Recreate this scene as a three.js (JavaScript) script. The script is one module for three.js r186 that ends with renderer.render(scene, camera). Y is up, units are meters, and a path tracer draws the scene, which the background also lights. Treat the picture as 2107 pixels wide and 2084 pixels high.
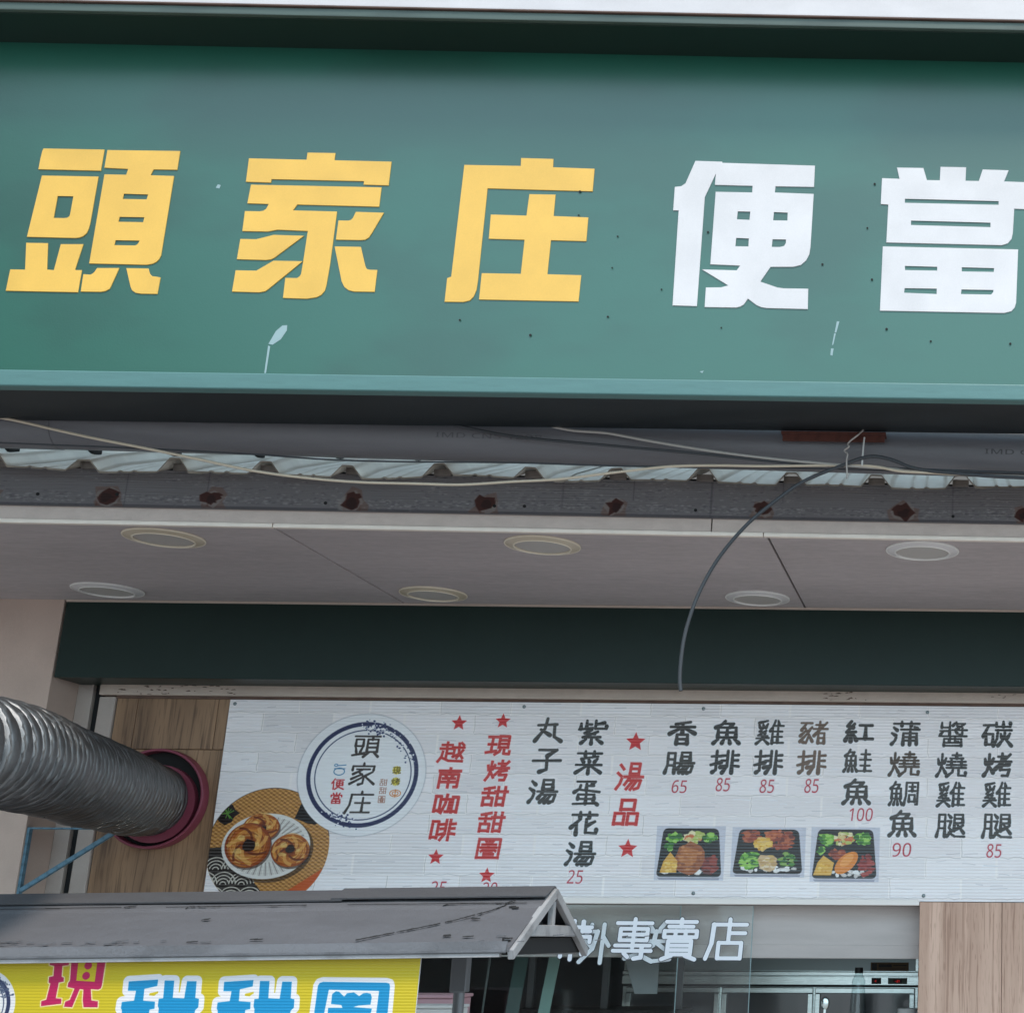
import * as THREE from 'three';
import { RoundedBoxGeometry } from 'three/addons/geometries/RoundedBoxGeometry.js';
import { mergeGeometries } from 'three/addons/utils/BufferGeometryUtils.js';

// ---------------------------------------------------------------- camera, sky, sun, exposure
const SKY_LEVEL = 1.65, SUN_LEVEL = 2.8;
const scene = new THREE.Scene();
const camera = new THREE.PerspectiveCamera(41.117, 1, 0.05, 400);
camera.setViewOffset(4200, 2288.11, 0, 0, 2107, 2084);      // the photograph is the left part of a wider picture
camera.position.set(0, 1.75, 0);
camera.rotation.order = 'YXZ';
camera.rotation.set(THREE.MathUtils.degToRad(14.45), THREE.MathUtils.degToRad(-1.45), THREE.MathUtils.degToRad(0.32));

// small deterministic noise
const fract = (x) => x - Math.floor(x);
const hash = (x, y, s = 0) => fract(Math.sin(x * 127.1 + y * 311.7 + s * 74.7) * 43758.5453);
function rng(seed) { let a = seed >>> 0; return () => { a = (a + 0x6d2b79f5) >>> 0; let t = Math.imul(a ^ (a >>> 15), 1 | a); t = (t + Math.imul(t ^ (t >>> 7), 61 | t)) ^ t; return ((t ^ (t >>> 14)) >>> 0) / 4294967296; }; }
const sm = (t) => t * t * (3 - 2 * t);
const mod = (a, n) => ((a % n) + n) % n;
function vnoise(x, y, px, py, s = 0) {                        // value noise that tiles every px, py cells
  const ix = Math.floor(x), iy = Math.floor(y), fx = sm(x - ix), fy = sm(y - iy);
  const h = (i, j) => hash(mod(i, px), mod(j, py), s);
  const a = h(ix, iy), b = h(ix + 1, iy), c = h(ix, iy + 1), d = h(ix + 1, iy + 1);
  return a + (b - a) * fx + (c - a) * fy + (a - b - c + d) * fx * fy;
}
function fbm(u, v, nx, ny, oct = 4, s = 0) {
  let t = 0, a = 0.5, n = 0;
  for (let i = 0; i < oct; i++) { t += a * vnoise(u * nx, v * ny, nx, ny, s + i * 13); n += a; a *= 0.5; nx *= 2; ny *= 2; }
  return t / n;
}
const clamp = (x, a = 0, b = 1) => Math.min(b, Math.max(a, x));
const step = (a, b, x) => sm(clamp((x - a) / (b - a)));
const lerp = (a, b, t) => a + (b - a) * t;

// hazy bright sky, a little brighter towards the horizon and with soft clouds
{
  const W = 512, H = 256, d = new Float32Array(W * H * 4);
  for (let j = 0; j < H; j++) for (let i = 0; i < W; i++) {
    const el = ((j + 0.5) / H - 0.5) * Math.PI, u = i / W, up = Math.max(0, Math.sin(el));
    const cl = fbm(u, j / H, 8, 6, 4, 3);
    const k = el > 0 ? 1.0 : 0.35, c = step(0.42, 0.75, cl) * 0.22;
    const o = (j * W + i) * 4, L = SKY_LEVEL * k;
    d[o] = L * (lerp(0.76, 0.53, up) + c * 0.7); d[o + 1] = L * (lerp(1.04, 0.84, up) + c * 0.62); d[o + 2] = L * (lerp(1.17, 1.14, up) + c * 0.58); d[o + 3] = 1;
  }
  const t = new THREE.DataTexture(d, W, H, THREE.RGBAFormat, THREE.FloatType);
  t.mapping = THREE.EquirectangularReflectionMapping; t.magFilter = THREE.LinearFilter; t.needsUpdate = true;
  scene.background = t; scene.environment = t;
}
const sun = new THREE.DirectionalLight(new THREE.Color(1, 0.89, 0.76), SUN_LEVEL);
sun.position.set(1.5, 14.5, 2.6); sun.target.position.set(-1, 2.5, -4);
sun.castShadow = true; sun.shadow.radius = 26; sun.shadow.mapSize.set(2048, 2048);
Object.assign(sun.shadow.camera, { left: -6, right: 6, top: 6, bottom: -6, near: 1, far: 40 });
scene.add(sun, sun.target);
const EXPOSURE = 1.12;
const SIGN_GLYPHS = {
  head: [
    { edge: [[-2250,3556],[-2107,3556],[-2107,3500],[-2253,3501],[-2253,3527],[-2252,3549]], holes: [] },
    { edge: [[-2100,3555],[-1929,3556],[-1929,3506],[-1984,3506],[-1989,3491],[-1934,3490],[-1934,3284],[-1937,3275],[-1942,3268],[-1950,3263],[-1963,3260],[-2096,3261],[-2097,3491],[-2046,3491],[-2044,3506],[-2100,3508]], holes: [[[-2044,3442],[-1986,3441],[-1988,3427],[-2045,3427]],[[-2045,3382],[-1986,3382],[-1987,3368],[-2046,3368]],[[-2045,3322],[-1988,3322],[-1989,3317],[-1992,3311],[-1997,3308],[-2046,3308]]] },
    { edge: [[-2242,3485],[-2110,3485],[-2110,3364],[-2111,3350],[-2114,3338],[-2121,3330],[-2130,3326],[-2139,3325],[-2250,3326]], holes: [[[-2197,3433],[-2159,3433],[-2159,3388],[-2160,3380],[-2165,3376],[-2172,3375],[-2197,3375]]] },
    { edge: [[-2249,3311],[-2199,3311],[-2190,3244],[-2174,3243],[-2169,3309],[-2117,3310],[-2126,3244],[-2110,3244],[-2110,3188],[-2275,3189],[-2274,3243],[-2240,3243]], holes: [] },
    { edge: [[-2076,3250],[-2025,3251],[-2036,3208],[-2039,3198],[-2048,3192],[-2058,3190],[-2104,3190],[-2105,3234],[-2089,3233],[-2084,3236],[-2080,3241]], holes: [] },
    { edge: [[-2009,3251],[-1958,3251],[-1953,3238],[-1947,3232],[-1940,3231],[-1927,3229],[-1928,3187],[-1965,3187],[-1978,3189],[-1987,3195],[-1992,3204]], holes: [] },
  ],
  house: [
    { edge: [[-1629,3558],[-1563,3558],[-1563,3539],[-1428,3538],[-1428,3475],[-1487,3476],[-1487,3485],[-1705,3486],[-1705,3477],[-1764,3478],[-1765,3540],[-1629,3539]], holes: [] },
    { edge: [[-1751,3471],[-1444,3470],[-1444,3419],[-1636,3421],[-1644,3406],[-1541,3405],[-1541,3267],[-1543,3217],[-1545,3202],[-1552,3191],[-1562,3185],[-1584,3181],[-1639,3182],[-1640,3233],[-1613,3233],[-1608,3237],[-1605,3243],[-1604,3276],[-1603,3353],[-1674,3355],[-1695,3350],[-1755,3350],[-1756,3402],[-1721,3402],[-1713,3404],[-1707,3409],[-1703,3421],[-1753,3422]], holes: [] },
    { edge: [[-1757,3330],[-1720,3330],[-1681,3342],[-1610,3341],[-1671,3284],[-1679,3279],[-1691,3277],[-1758,3278]], holes: [] },
    { edge: [[-1757,3250],[-1709,3250],[-1673,3276],[-1605,3276],[-1675,3204],[-1682,3198],[-1696,3195],[-1758,3196]], holes: [] },
    { edge: [[-1497,3405],[-1431,3404],[-1453,3351],[-1459,3339],[-1467,3333],[-1478,3332],[-1535,3332],[-1535,3382],[-1512,3382],[-1506,3384],[-1502,3389]], holes: [] },
    { edge: [[-1536,3315],[-1475,3315],[-1459,3266],[-1455,3259],[-1448,3257],[-1430,3257],[-1430,3201],[-1477,3201],[-1490,3204],[-1501,3212],[-1509,3226]], holes: [] },
  ],
  farm: [
    { edge: [[-1122,3554],[-1045,3553],[-1044,3531],[-945,3529],[-945,3469],[-1194,3472],[-1194,3233],[-1195,3210],[-1200,3193],[-1208,3183],[-1223,3179],[-1266,3179],[-1266,3239],[-1257,3243],[-1255,3533],[-1121,3533]], holes: [] },
    { edge: [[-1094,3459],[-1032,3459],[-1032,3403],[-950,3401],[-950,3339],[-1033,3340],[-1034,3253],[-955,3252],[-956,3185],[-1187,3186],[-1187,3253],[-1096,3253],[-1095,3340],[-1179,3341],[-1180,3404],[-1096,3403]], holes: [] },
  ],
  handy: [
    { edge: [[-706,3555],[-642,3554],[-641,3551],[-419,3548],[-419,3491],[-511,3491],[-512,3475],[-419,3473],[-421,3336],[-423,3315],[-430,3299],[-442,3287],[-460,3282],[-513,3281],[-535,3243],[-495,3229],[-480,3227],[-422,3227],[-421,3175],[-518,3176],[-530,3178],[-541,3183],[-562,3199],[-571,3184],[-578,3179],[-588,3176],[-662,3176],[-662,3226],[-626,3227],[-610,3232],[-674,3272],[-592,3271],[-585,3283],[-655,3285],[-653,3474],[-566,3474],[-566,3491],[-656,3492],[-655,3522],[-678,3459],[-680,3178],[-737,3179],[-738,3423],[-751,3423],[-751,3485],[-736,3487],[-726,3495]], holes: [[[-598,3424],[-567,3424],[-568,3401],[-599,3402]],[[-512,3424],[-478,3423],[-478,3401],[-513,3401]],[[-598,3355],[-567,3354],[-567,3332],[-599,3332]],[[-512,3353],[-479,3353],[-479,3343],[-483,3335],[-493,3332],[-513,3332]]] },
  ],
  meal: [
    { edge: [[-222,3547],[-158,3547],[-149,3515],[-118,3515],[-117,3551],[-55,3551],[-56,3515],[-24,3515],[-15,3546],[48,3545],[37,3515],[96,3514],[97,3442],[62,3443],[59,3379],[56,3364],[47,3352],[33,3347],[-242,3349],[-240,3448],[-258,3449],[-257,3518],[-215,3517]], holes: [[[-201,3465],[25,3463],[25,3452],[-201,3453]],[[-185,3408],[6,3406],[6,3393],[-185,3395]]] },
    { edge: [[-250,3339],[72,3337],[68,3201],[65,3188],[57,3178],[40,3173],[-252,3174]], holes: [[[-197,3290],[-119,3289],[-119,3278],[-196,3278]],[[-62,3289],[16,3288],[15,3277],[-62,3277]],[[-196,3233],[-119,3233],[-119,3218],[-197,3220]],[[-62,3232],[15,3232],[14,3225],[9,3219],[0,3219],[-63,3219]]] },
  ],
};
const BANNER_GLYPHS = {
  now: [[[-1977,1696],[-1937,1696],[-1936,1684],[-1949,1682],[-1947,1660],[-1942,1658],[-1941,1650],[-1951,1648],[-1952,1616],[-1940,1615],[-1939,1605],[-1980,1600],[-1981,1610],[-1971,1613],[-1968,1646],[-1972,1648],[-1973,1659],[-1964,1661],[-1966,1682],[-1976,1684]],[[-1932,1696],[-1860,1696],[-1860,1643],[-1861,1637],[-1866,1634],[-1882,1635],[-1877,1612],[-1863,1610],[-1862,1598],[-1891,1598],[-1895,1612],[-1897,1634],[-1905,1635],[-1915,1598],[-1932,1599],[-1931,1609],[-1922,1613],[-1916,1636],[-1931,1639],[-1931,1647],[-1928,1652]]],
  nowhole: [[[-1917,1690],[-1877,1691],[-1876,1650],[-1915,1652]]],
  nowdots: [[[-1895,1683],[-1887,1683]],[[-1896,1662],[-1888,1662]]],
  sweetA: [[[-1805,1651],[-1744,1655],[-1744,1642],[-1770,1636],[-1769,1612],[-1744,1610],[-1743,1596],[-1753,1594],[-1753,1578],[-1754,1550],[-1807,1550],[-1808,1580],[-1811,1594],[-1813,1596],[-1813,1609],[-1788,1612],[-1787,1632],[-1804,1632]],[[-1730,1653],[-1710,1653],[-1708,1618],[-1684,1617],[-1683,1652],[-1663,1652],[-1661,1618],[-1653,1616],[-1652,1599],[-1658,1593],[-1658,1551],[-1732,1550],[-1734,1596],[-1737,1602],[-1737,1616],[-1728,1617]]],
  ring: [[[-1397,1652],[-1264,1651],[-1257,1649],[-1255,1643],[-1254,1586],[-1252,1532],[-1412,1532],[-1408,1588],[-1407,1644],[-1404,1650]]],
  ringin: [[[-1383,1636],[-1277,1634],[-1278,1586],[-1276,1545],[-1391,1545],[-1387,1589]]],
  roll: [[[-1375,1627],[-1368,1633],[-1361,1632],[-1354,1626],[-1349,1622],[-1344,1629],[-1330,1631],[-1322,1626],[-1318,1623],[-1310,1629],[-1303,1630],[-1294,1628],[-1291,1621],[-1292,1606],[-1317,1604],[-1328,1601],[-1288,1598],[-1290,1586],[-1296,1552],[-1379,1552],[-1380,1599],[-1350,1599],[-1353,1605],[-1375,1607]]],
};
const MENU_TEXT = [
  ['紅','ink',-442,2340,-339,2420], ['鮭','ink',-440,2250,-341,2329], ['魚','ink',-442,2149,-341,2236], ['蒲','ink',-293,2335,-193,2421], ['燒','ink',-297,2238,-193,2322], ['鯛','ink',-294,2147,-193,2229],
  ['魚','ink',-295,2051,-196,2139], ['醬','ink',-142,2333,-43,2419], ['燒','ink',-148,2236,-44,2320], ['雞','ink',-145,2144,-47,2228], ['腿','ink',-145,2049,-46,2131], ['碳','ink',-3,2333,100,2421],
  ['烤','ink',-1,2238,100,2321], ['雞','ink',0,2145,98,2229], ['腿','ink',-1,2048,100,2132], ['100','price',-419,2102,-339,2142], ['90','price',-280,1993,-216,2035], ['85','price',14,1992,65,2034],
  ['香','ink',-998,2329,-897,2414], ['腸','ink',-1002,2239,-898,2316], ['魚','ink',-858,2333,-757,2417], ['排','ink',-859,2241,-757,2323], ['雞','ink',-720,2334,-622,2419], ['排','ink',-722,2241,-621,2324],
  ['豬','ink',-583,2336,-484,2417], ['排','ink',-587,2242,-485,2324], ['65','price',-974,2184,-922,2224], ['85','price',-836,2190,-788,2232], ['85','price',-699,2187,-650,2229], ['85','price',-559,2188,-511,2232],
  ['丸','ink',-1415,2334,-1318,2422], ['子','ink',-1415,2237,-1315,2326], ['湯','ink',-1418,2144,-1318,2227], ['紫','ink',-1279,2327,-1181,2414], ['菜','ink',-1280,2236,-1186,2319], ['蛋','ink',-1280,2140,-1187,2225],
  ['花','ink',-1282,2047,-1185,2131], ['湯','ink',-1287,1955,-1186,2037], ['25','price',-1275,1905,-1224,1946], ['star','star',-1123,2314,-1061,2375], ['star','star',-1124,1984,-1063,2043], ['湯','red',-1147,2187,-1056,2280],
  ['品','red',-1148,2079,-1061,2168], ['star','star',-1674,2374,-1624,2423], ['star','star',-1537,2381,-1488,2431], ['star','star',-1704,1960,-1655,2007], ['star','star',-1543,1904,-1494,1955], ['越','red',-1705,2269,-1621,2340],
  ['南','red',-1703,2189,-1623,2259], ['咖','red',-1706,2111,-1623,2178], ['啡','red',-1708,2029,-1623,2101], ['現','red',-1560,2293,-1477,2363], ['烤','red',-1555,2213,-1476,2283], ['甜','red',-1561,2134,-1475,2203],
  ['甜','red',-1563,2054,-1478,2124], ['圈','red',-1561,1975,-1480,2043], ['25','price',-1689,1869,-1637,1910], ['20','price',-1532,1869,-1483,1909], ['頭','logo',-1975,2283,-1884,2360], ['家','logo',-1974,2196,-1888,2272],
  ['庄','logo',-1976,2109,-1887,2184], ['便','logored',-2026,2184,-1983,2222], ['當','logored',-2025,2141,-1983,2179], ['現','badge',-1841,2235,-1814,2259], ['烤','badge',-1842,2201,-1812,2223], ['甜','small',-1877,2198,-1851,2221],
  ['甜','small',-1876,2172,-1851,2196], ['圈','small',-1876,2145,-1852,2168], ['disc','shape',-2131,2044,-1737,2422], ['ring','shape',-2098,2076,-1766,2391], ['ring2','shape',-2078,2093,-1782,2371], ['bowl','shape',-2023,2229,-1986,2266],
  ['donut','shape',-1843,2164,-1806,2187], ['bento1','shape',-1001,1921,-802,2078], ['bento2','shape',-767,1932,-553,2076], ['bento3','shape',-522,1919,-323,2078], ['photo','shape',-2380,1825,-2008,2189], ['plate','shape',-2335,1912,-2066,2111],
  ['d1','shape',-2326,1946,-2186,2081], ['d2','shape',-2278,2028,-2166,2110], ['d3','shape',-2184,1949,-2066,2049],
];
const GLASS_TEXT = [
  ['外','front',-1469,1666,-1336,1793], ['帶','front',-1314,1671,-1181,1804], ['專','front',-1130,1672,-994,1808], ['賣','front',-982,1673,-857,1808], ['店','front',-844,1673,-709,1809], ['外','back',-1234,1661,-1129,1794], ['送','back',-1095,1664,-938,1801],
];// ---------------------------------------------------------------- lettering: every character as strokes in a 100 x 100 box, or as parts placed in it
const GLYPH = {
  ri: '18,5 18,95/18,5 82,5 82,95/18,50 82,50/18,95 82,95',
  moon: '25,5 25,60 8,97/25,5 80,5 80,97/25,34 80,34/25,62 80,62',
  water: '30,8 72,22/10,38 58,50/64,60 50,78 12,96',
  fire: '52,5 50,50 36,76 8,97/15,25 25,46/88,22 70,42/52,56 88,84',
  fish: '42,2 32,16 10,30/38,13 72,13 60,28/20,30 20,72/20,30 82,30 82,72/51,30 51,72/20,51 82,51/20,72 82,72/22,80 6,98/42,80 36,97/60,80 64,97/78,79 95,97',
  bird: '38,2 28,24 8,46/24,34 24,98/56,3 62,18/24,24 92,24/58,24 58,94/24,48 86,48/24,70 86,70/24,95 96,95',
  gui: '50,3 50,46/20,22 80,22/12,46 88,46/50,54 50,96/18,72 82,72/5,96 95,96',
  silk: '48,2 20,24 62,30/72,14 15,52 84,50/50,52 50,94/28,64 10,90/70,64 92,88',
  grass: '4,50 96,50/33,15 33,85/67,15 67,85',
  yang: [['ri', 15, 0, 87, 42], '3,51 97,51/32,51 8,80/28,64 90,64 82,92 62,97/50,65 20,96/70,65 42,98'],
  fei: '38,3 38,70 15,98/62,3 62,98/38,22 8,24/38,44 10,46/38,66 4,74/62,22 93,20/62,44 91,43/62,66 96,70',
  hand: '50,3 50,86 22,96/8,27 92,25/5,64 92,52',
  xi: '78,3 20,12/20,20 28,32/48,18 52,30/80,16 68,32/50,34 25,48 65,54/72,44 18,64 84,66/6,76 94,74/50,68 45,80 8,98/52,78 92,98',
  pig: '10,6 90,6/50,6 15,38/35,24 72,60 52,96 30,92/45,42 8,64/60,52 8,90/90,24 62,46/62,48 97,88',
  zhe: ['20,16 75,16/45,2 45,34/4,34 96,34/90,6 10,64', ['ri', 28, 50, 88, 98]],
  gong: '10,12 90,12/50,12 50,88/2,90 98,90',
  mouth: '10,8 10,94/10,8 90,8 90,94/10,90 90,90',
  earth: '50,0 50,92/18,40 82,40/4,94 96,94',
  '香': ['76,3 25,12/50,10 50,50/8,24 92,24/48,26 6,54/52,26 94,52', ['ri', 22, 55, 80, 98]],
  '腸': [['moon', 0, 0, 42, 100], ['yang', 38, 0, 100, 100]],
  '魚': [['fish', 0, 0, 100, 100]],
  '排': [['hand', 0, 0, 40, 100], ['fei', 32, 0, 100, 100]],
  '雞': [['xi', 0, 0, 50, 100], ['bird', 46, 0, 100, 98]],
  '豬': [['pig', 0, 3, 48, 100], ['zhe', 46, 0, 100, 100]],
  '紅': [['silk', 0, 0, 46, 100], ['gong', 46, 10, 100, 90]],
  '鮭': [['fish', 0, 0, 50, 100], ['gui', 50, 0, 100, 100]],
  '蒲': [['grass', 4, 0, 100, 24], ['water', 0, 22, 28, 100], ['pu', 30, 22, 100, 100]],
  pu: '5,18 97,18/18,38 18,98/18,38 85,38 85,95/18,58 85,58/18,76 85,76/52,2 52,98/72,4 86,12',
  '燒': [['fire', 0, 0, 36, 100], ['yao', 33, 0, 100, 100]],
  yao: '28,9 72,9/50,0 50,22/18,22 82,22/5,36 45,36/25,27 25,50/2,50 48,50/55,36 95,36/75,27 75,50/52,50 98,50/2,62 98,62/35,62 32,80 4,98/62,62 62,93 97,95 97,82',
  '鯛': [['fish', 0, 0, 48, 100], ['zhou', 50, 0, 100, 100]],
  zhou: '15,5 15,60 2,98/15,5 92,5 92,96 80,96/35,22 75,22/55,12 55,40/32,40 78,40/36,56 36,84/36,56 74,56 74,84/36,84 74,84',
  '醬': '10,4 10,24/10,24 38,24/38,2 38,52/5,38 38,38/16,40 6,53/60,2 48,16/56,8 90,8 60,32/62,16 70,22/46,34 98,34/82,26 82,52 72,52/58,40 64,46/2,59 98,59/20,70 20,98/20,70 80,70 80,98/42,60 38,80/58,60 58,80 70,80/20,86 80,86/20,98 80,98',
  '腿': [['moon', 0, 0, 38, 100], ['tui', 36, 0, 100, 100]],
  tui: '8,5 22,17/4,32 24,32 14,60 28,74/28,76 4,96/14,80 46,96 99,97/42,5 42,72/42,5 87,5 87,40/42,22 87,22/42,40 87,40/42,73 62,62/56,44 94,82/90,50 70,60',
  '碳': [['shi', 0, 5, 40, 100], ['tan', 38, 0, 100, 100]],
  shi: '5,10 95,10/50,10 5,58/30,48 30,92/30,48 88,48 88,92/30,92 88,92',
  tan: '50,0 50,20/12,5 12,20 88,20 88,5/10,34 96,34/22,34 18,70 0,98/60,42 58,66 25,97/38,50 44,64/88,48 76,64/60,66 98,97',
  '烤': [['fire', 0, 0, 40, 100], ['kao', 38, 0, 100, 100]],
  kao: '22,14 70,14/45,0 45,36/4,36 96,36/90,4 6,70/40,54 84,48/44,56 36,72 88,70 78,97 48,97',
  '丸': '10,32 78,28/42,5 36,45 4,96/70,28 72,78 98,96/22,50 56,72',
  '子': '20,8 82,8 50,32/50,32 52,86 28,96/2,52 98,50',
  '湯': [['water', 0, 0, 30, 100], ['yang', 28, 0, 100, 100]],
  '紫': ['28,2 28,34/28,17 46,17/8,14 8,36/2,38 50,32/60,2 60,34 99,34 99,24/62,17 90,10', ['silk', 5, 38, 95, 100]],
  '菜': [['grass', 2, 0, 98, 26], '82,26 20,36/22,40 30,50/48,38 52,48/80,36 70,50/3,62 97,62/50,50 50,99/46,64 4,96/54,64 96,95'],
  '蛋': '12,5 80,5 68,16/48,5 48,40/48,22 75,22/26,20 24,34 4,49/22,38 98,47/20,58 20,76/20,58 80,58 80,76/20,76 80,76/50,50 50,95/4,97 92,93/76,84 95,99',
  '花': [['grass', 2, 0, 98, 32], '36,34 4,70/24,54 24,98/58,34 58,91 96,93 96,78/88,44 60,62'],
  '品': [['mouth', 18, 0, 84, 44], ['mouth', 0, 52, 47, 100], ['mouth', 53, 52, 100, 100]],
  '現': '5,8 40,8/8,46 38,46/2,88 42,80/22,8 22,84/52,5 52,62/52,5 90,5 90,62/52,24 90,24/52,43 90,43/52,62 90,62/62,62 58,82 40,97/76,62 76,93 99,95 99,82',
  '甜': '44,4 8,12/2,32 48,32/26,8 26,58/8,58 8,95/8,58 44,58 44,95/8,92 44,92/52,25 100,25/62,3 62,95/90,3 90,95/62,58 90,58/62,92 90,92',
  '圈': '5,3 5,97/5,3 95,3 95,97/5,97 95,97/35,12 42,24/65,12 58,24/22,30 78,30/18,46 82,46/50,14 46,46 20,64/54,46 80,62/34,60 66,60 64,74 34,74/34,60 34,86 72,86 72,78',
  '越': '8,14 48,14/28,2 28,32/3,32 52,32/30,32 30,84/30,56 50,56/14,48 12,72 0,96/12,76 42,92 98,94/52,26 98,26/60,26 60,72/58,72 74,62/76,6 80,50 97,78/95,40 74,78/86,4 95,14',
  '南': '5,14 95,14/50,2 50,30/10,30 10,97/10,30 90,30 90,95 78,95/34,38 42,48/66,38 58,48/25,52 75,52/22,70 78,70/50,52 50,96',
  '咖': '4,10 4,90/4,10 26,10 26,90/4,86 26,86/36,26 66,26 63,92 52,92/50,3 47,50 34,97/76,14 76,94/76,14 98,14 98,94/76,90 98,90',
  '啡': ['4,10 4,90/4,10 28,10 28,90/4,86 28,86', ['fei', 34, 0, 100, 100]],
  '便': '26,3 4,44/18,30 18,97/34,12 98,12/42,28 42,62/42,28 90,28 90,62/42,45 90,45/42,62 90,62/66,12 62,70 30,98/44,70 98,97',
  '當': '50,2 50,22/22,6 30,20/78,6 70,20/8,24 8,38/8,24 92,24 92,38/30,36 30,54/30,36 70,36 70,54/30,54 70,54/18,64 18,97/18,64 82,64 82,97/50,64 50,97/18,80 82,80/18,97 82,97',
  '頭': '4,6 98,6/10,20 10,50/10,20 38,20 38,50/10,50 38,50/12,58 16,78/36,58 30,78/2,92 46,82/72,6 70,20/54,20 54,76/54,20 92,20 92,76/54,38 92,38/54,56 92,56/54,76 92,76/64,78 44,98/80,78 98,97',
  '家': '50,0 50,10/8,14 8,32/8,14 92,14 90,32/24,28 76,28/50,28 12,50/34,40 56,62 54,92 38,97/48,50 8,72/54,62 4,94/88,40 60,58/58,58 98,94',
  '庄': '55,0 55,10/16,14 98,14/18,14 14,62 0,98/34,52 90,52/62,28 62,92/22,95 92,95',
  '外': '34,3 8,46/26,20 56,20 44,64 4,97/24,46 42,60/76,2 76,99/78,34 99,56',
  '帶': '3,18 97,18/26,4 26,30/50,2 50,30/74,4 74,28 94,28/5,42 5,55/5,42 95,42 95,55/24,60 24,92/24,60 78,60 78,86/50,46 50,99',
  '專': '6,10 94,10/50,0 50,70/16,24 16,52/16,24 84,24 84,52/16,38 84,38/16,52 84,52/6,65 94,65/2,78 98,78/74,68 74,94 56,97/30,84 40,93',
  '賣': '8,6 92,6/50,0 50,18/16,18 84,18/5,29 5,44/5,29 95,29 95,44/5,44 95,44/36,29 36,44/64,29 64,44/18,54 18,87/18,54 82,54 82,87/18,65 82,65/18,76 82,76/18,87 82,87/30,90 4,99/68,90 96,99',
  '店': '54,0 54,12/12,13 98,13/14,13 12,60 0,97/54,13 54,58/56,34 96,34/30,58 30,96/30,58 88,58 88,96/30,96 88,96',
  '送': '8,8 20,22/4,40 20,40 12,66/2,90 30,80 60,97 99,92/45,4 56,20/82,2 72,18/34,24 94,24/32,48 98,48/64,24 60,58 34,78/64,50 97,76',
};
function strokesOf(ch) {                                       // flattened polylines of a character
  const out = [];
  for (const p of [].concat(GLYPH[ch])) {
    if (typeof p === 'string') for (const s of p.split('/')) out.push(s.split(' ').map((q) => q.split(',').map(Number)));
    else { const [n, x0, y0, x1, y1] = p; for (const s of strokesOf(n)) out.push(s.map(([x, y]) => [x0 + (x / 100) * (x1 - x0), y0 + (y / 100) * (y1 - y0)])); }
  }
  return out;
}
// draws a character into the box x0..x1, y0..y1 (y up) with strokes of the given width; a brush swells towards the end of slanting strokes
function writeChar(c, ch, x0, y0, x1, y1, width, color, brush = 0, slant = 0) {
  c.strokeStyle = color; c.lineCap = brush ? 'round' : 'butt'; c.lineJoin = 'round';
  const pad = width * 0.5, w = x1 - x0 - 2 * pad, h = y1 - y0 - 2 * pad;
  for (const s of strokesOf(ch)) {
    const p = s.map(([x, y]) => [x0 + pad + (x / 100) * w + slant * (0.5 - y / 100) * h, y1 - pad - (y / 100) * h]);
    if (!brush) { c.lineWidth = width; c.lineCap = 'square'; c.beginPath(); p.forEach(([x, y], i) => (i ? c.lineTo(x, y) : c.moveTo(x, y))); c.stroke(); continue; }
    for (let i = 1; i < p.length; i++) {
      const [ax, ay] = p[i - 1], [bx, by] = p[i], flat = Math.abs(by - ay) < 0.15 * Math.abs(bx - ax), last = i === p.length - 1, n = 6;
      for (let k = 0; k < n; k++) {
        const t = k / n, u = (k + 1) / n, swell = flat ? 0.74 + (last ? 0.32 * brush * Math.max(0, u - 0.55) : 0) : last ? 0.82 + 0.62 * brush * u * u : 0.9;
        c.lineWidth = width * swell; c.beginPath(); c.moveTo(lerp(ax, bx, t), lerp(ay, by, t)); c.lineTo(lerp(ax, bx, u), lerp(ay, by, u)); c.stroke();
      }
    }
  }
}
// ---------------------------------------------------------------- materials
function dataTex(w, h, fn, srgb = false) {
  const d = new Uint8Array(w * h * 4);
  for (let j = 0; j < h; j++) for (let i = 0; i < w; i++) {
    const c = fn((i + 0.5) / w, (j + 0.5) / h), o = (j * w + i) * 4;
    const [r, g, b] = typeof c === 'number' ? [c, c, c] : c;
    d[o] = clamp(r) * 255; d[o + 1] = clamp(g) * 255; d[o + 2] = clamp(b) * 255; d[o + 3] = 255;
  }
  const t = new THREE.DataTexture(d, w, h);
  t.wrapS = t.wrapT = THREE.RepeatWrapping; t.magFilter = THREE.LinearFilter; t.minFilter = THREE.LinearMipmapLinearFilter; t.generateMipmaps = true;
  if (srgb) t.colorSpace = THREE.SRGBColorSpace;
  t.needsUpdate = true; return t;
}
const rep = (t, x, y) => { const c = t.clone(); c.repeat.set(1 / x, 1 / y); c.needsUpdate = true; return c; };   // a tile of x by y metres
function canvasTex(w, h, paint, wrap = THREE.ClampToEdgeWrapping) {
  const k = document.createElement('canvas'); k.width = w; k.height = h;
  paint(k.getContext('2d'), w, h);
  const t = new THREE.CanvasTexture(k); t.colorSpace = THREE.SRGBColorSpace; t.wrapS = t.wrapT = wrap; t.magFilter = THREE.LinearFilter; t.needsUpdate = true;
  return t;
}
const T = {};
T.grain = dataTex(512, 512, (u, v) => 0.80 + 0.2 * fbm(u, v, 8, 8, 6, 1) + 0.06 * (hash(u * 512, v * 512, 5) - 0.5));
T.blotch = dataTex(256, 256, (u, v) => { const n = fbm(u, v, 4, 4, 5, 9); return 0.72 + 0.28 * step(0.3, 0.65, n); });
T.bump = dataTex(512, 512, (u, v) => 0.7 * fbm(u, v, 10, 10, 6, 21) + 0.3 * hash(u * 512, v * 512, 7));
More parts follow.
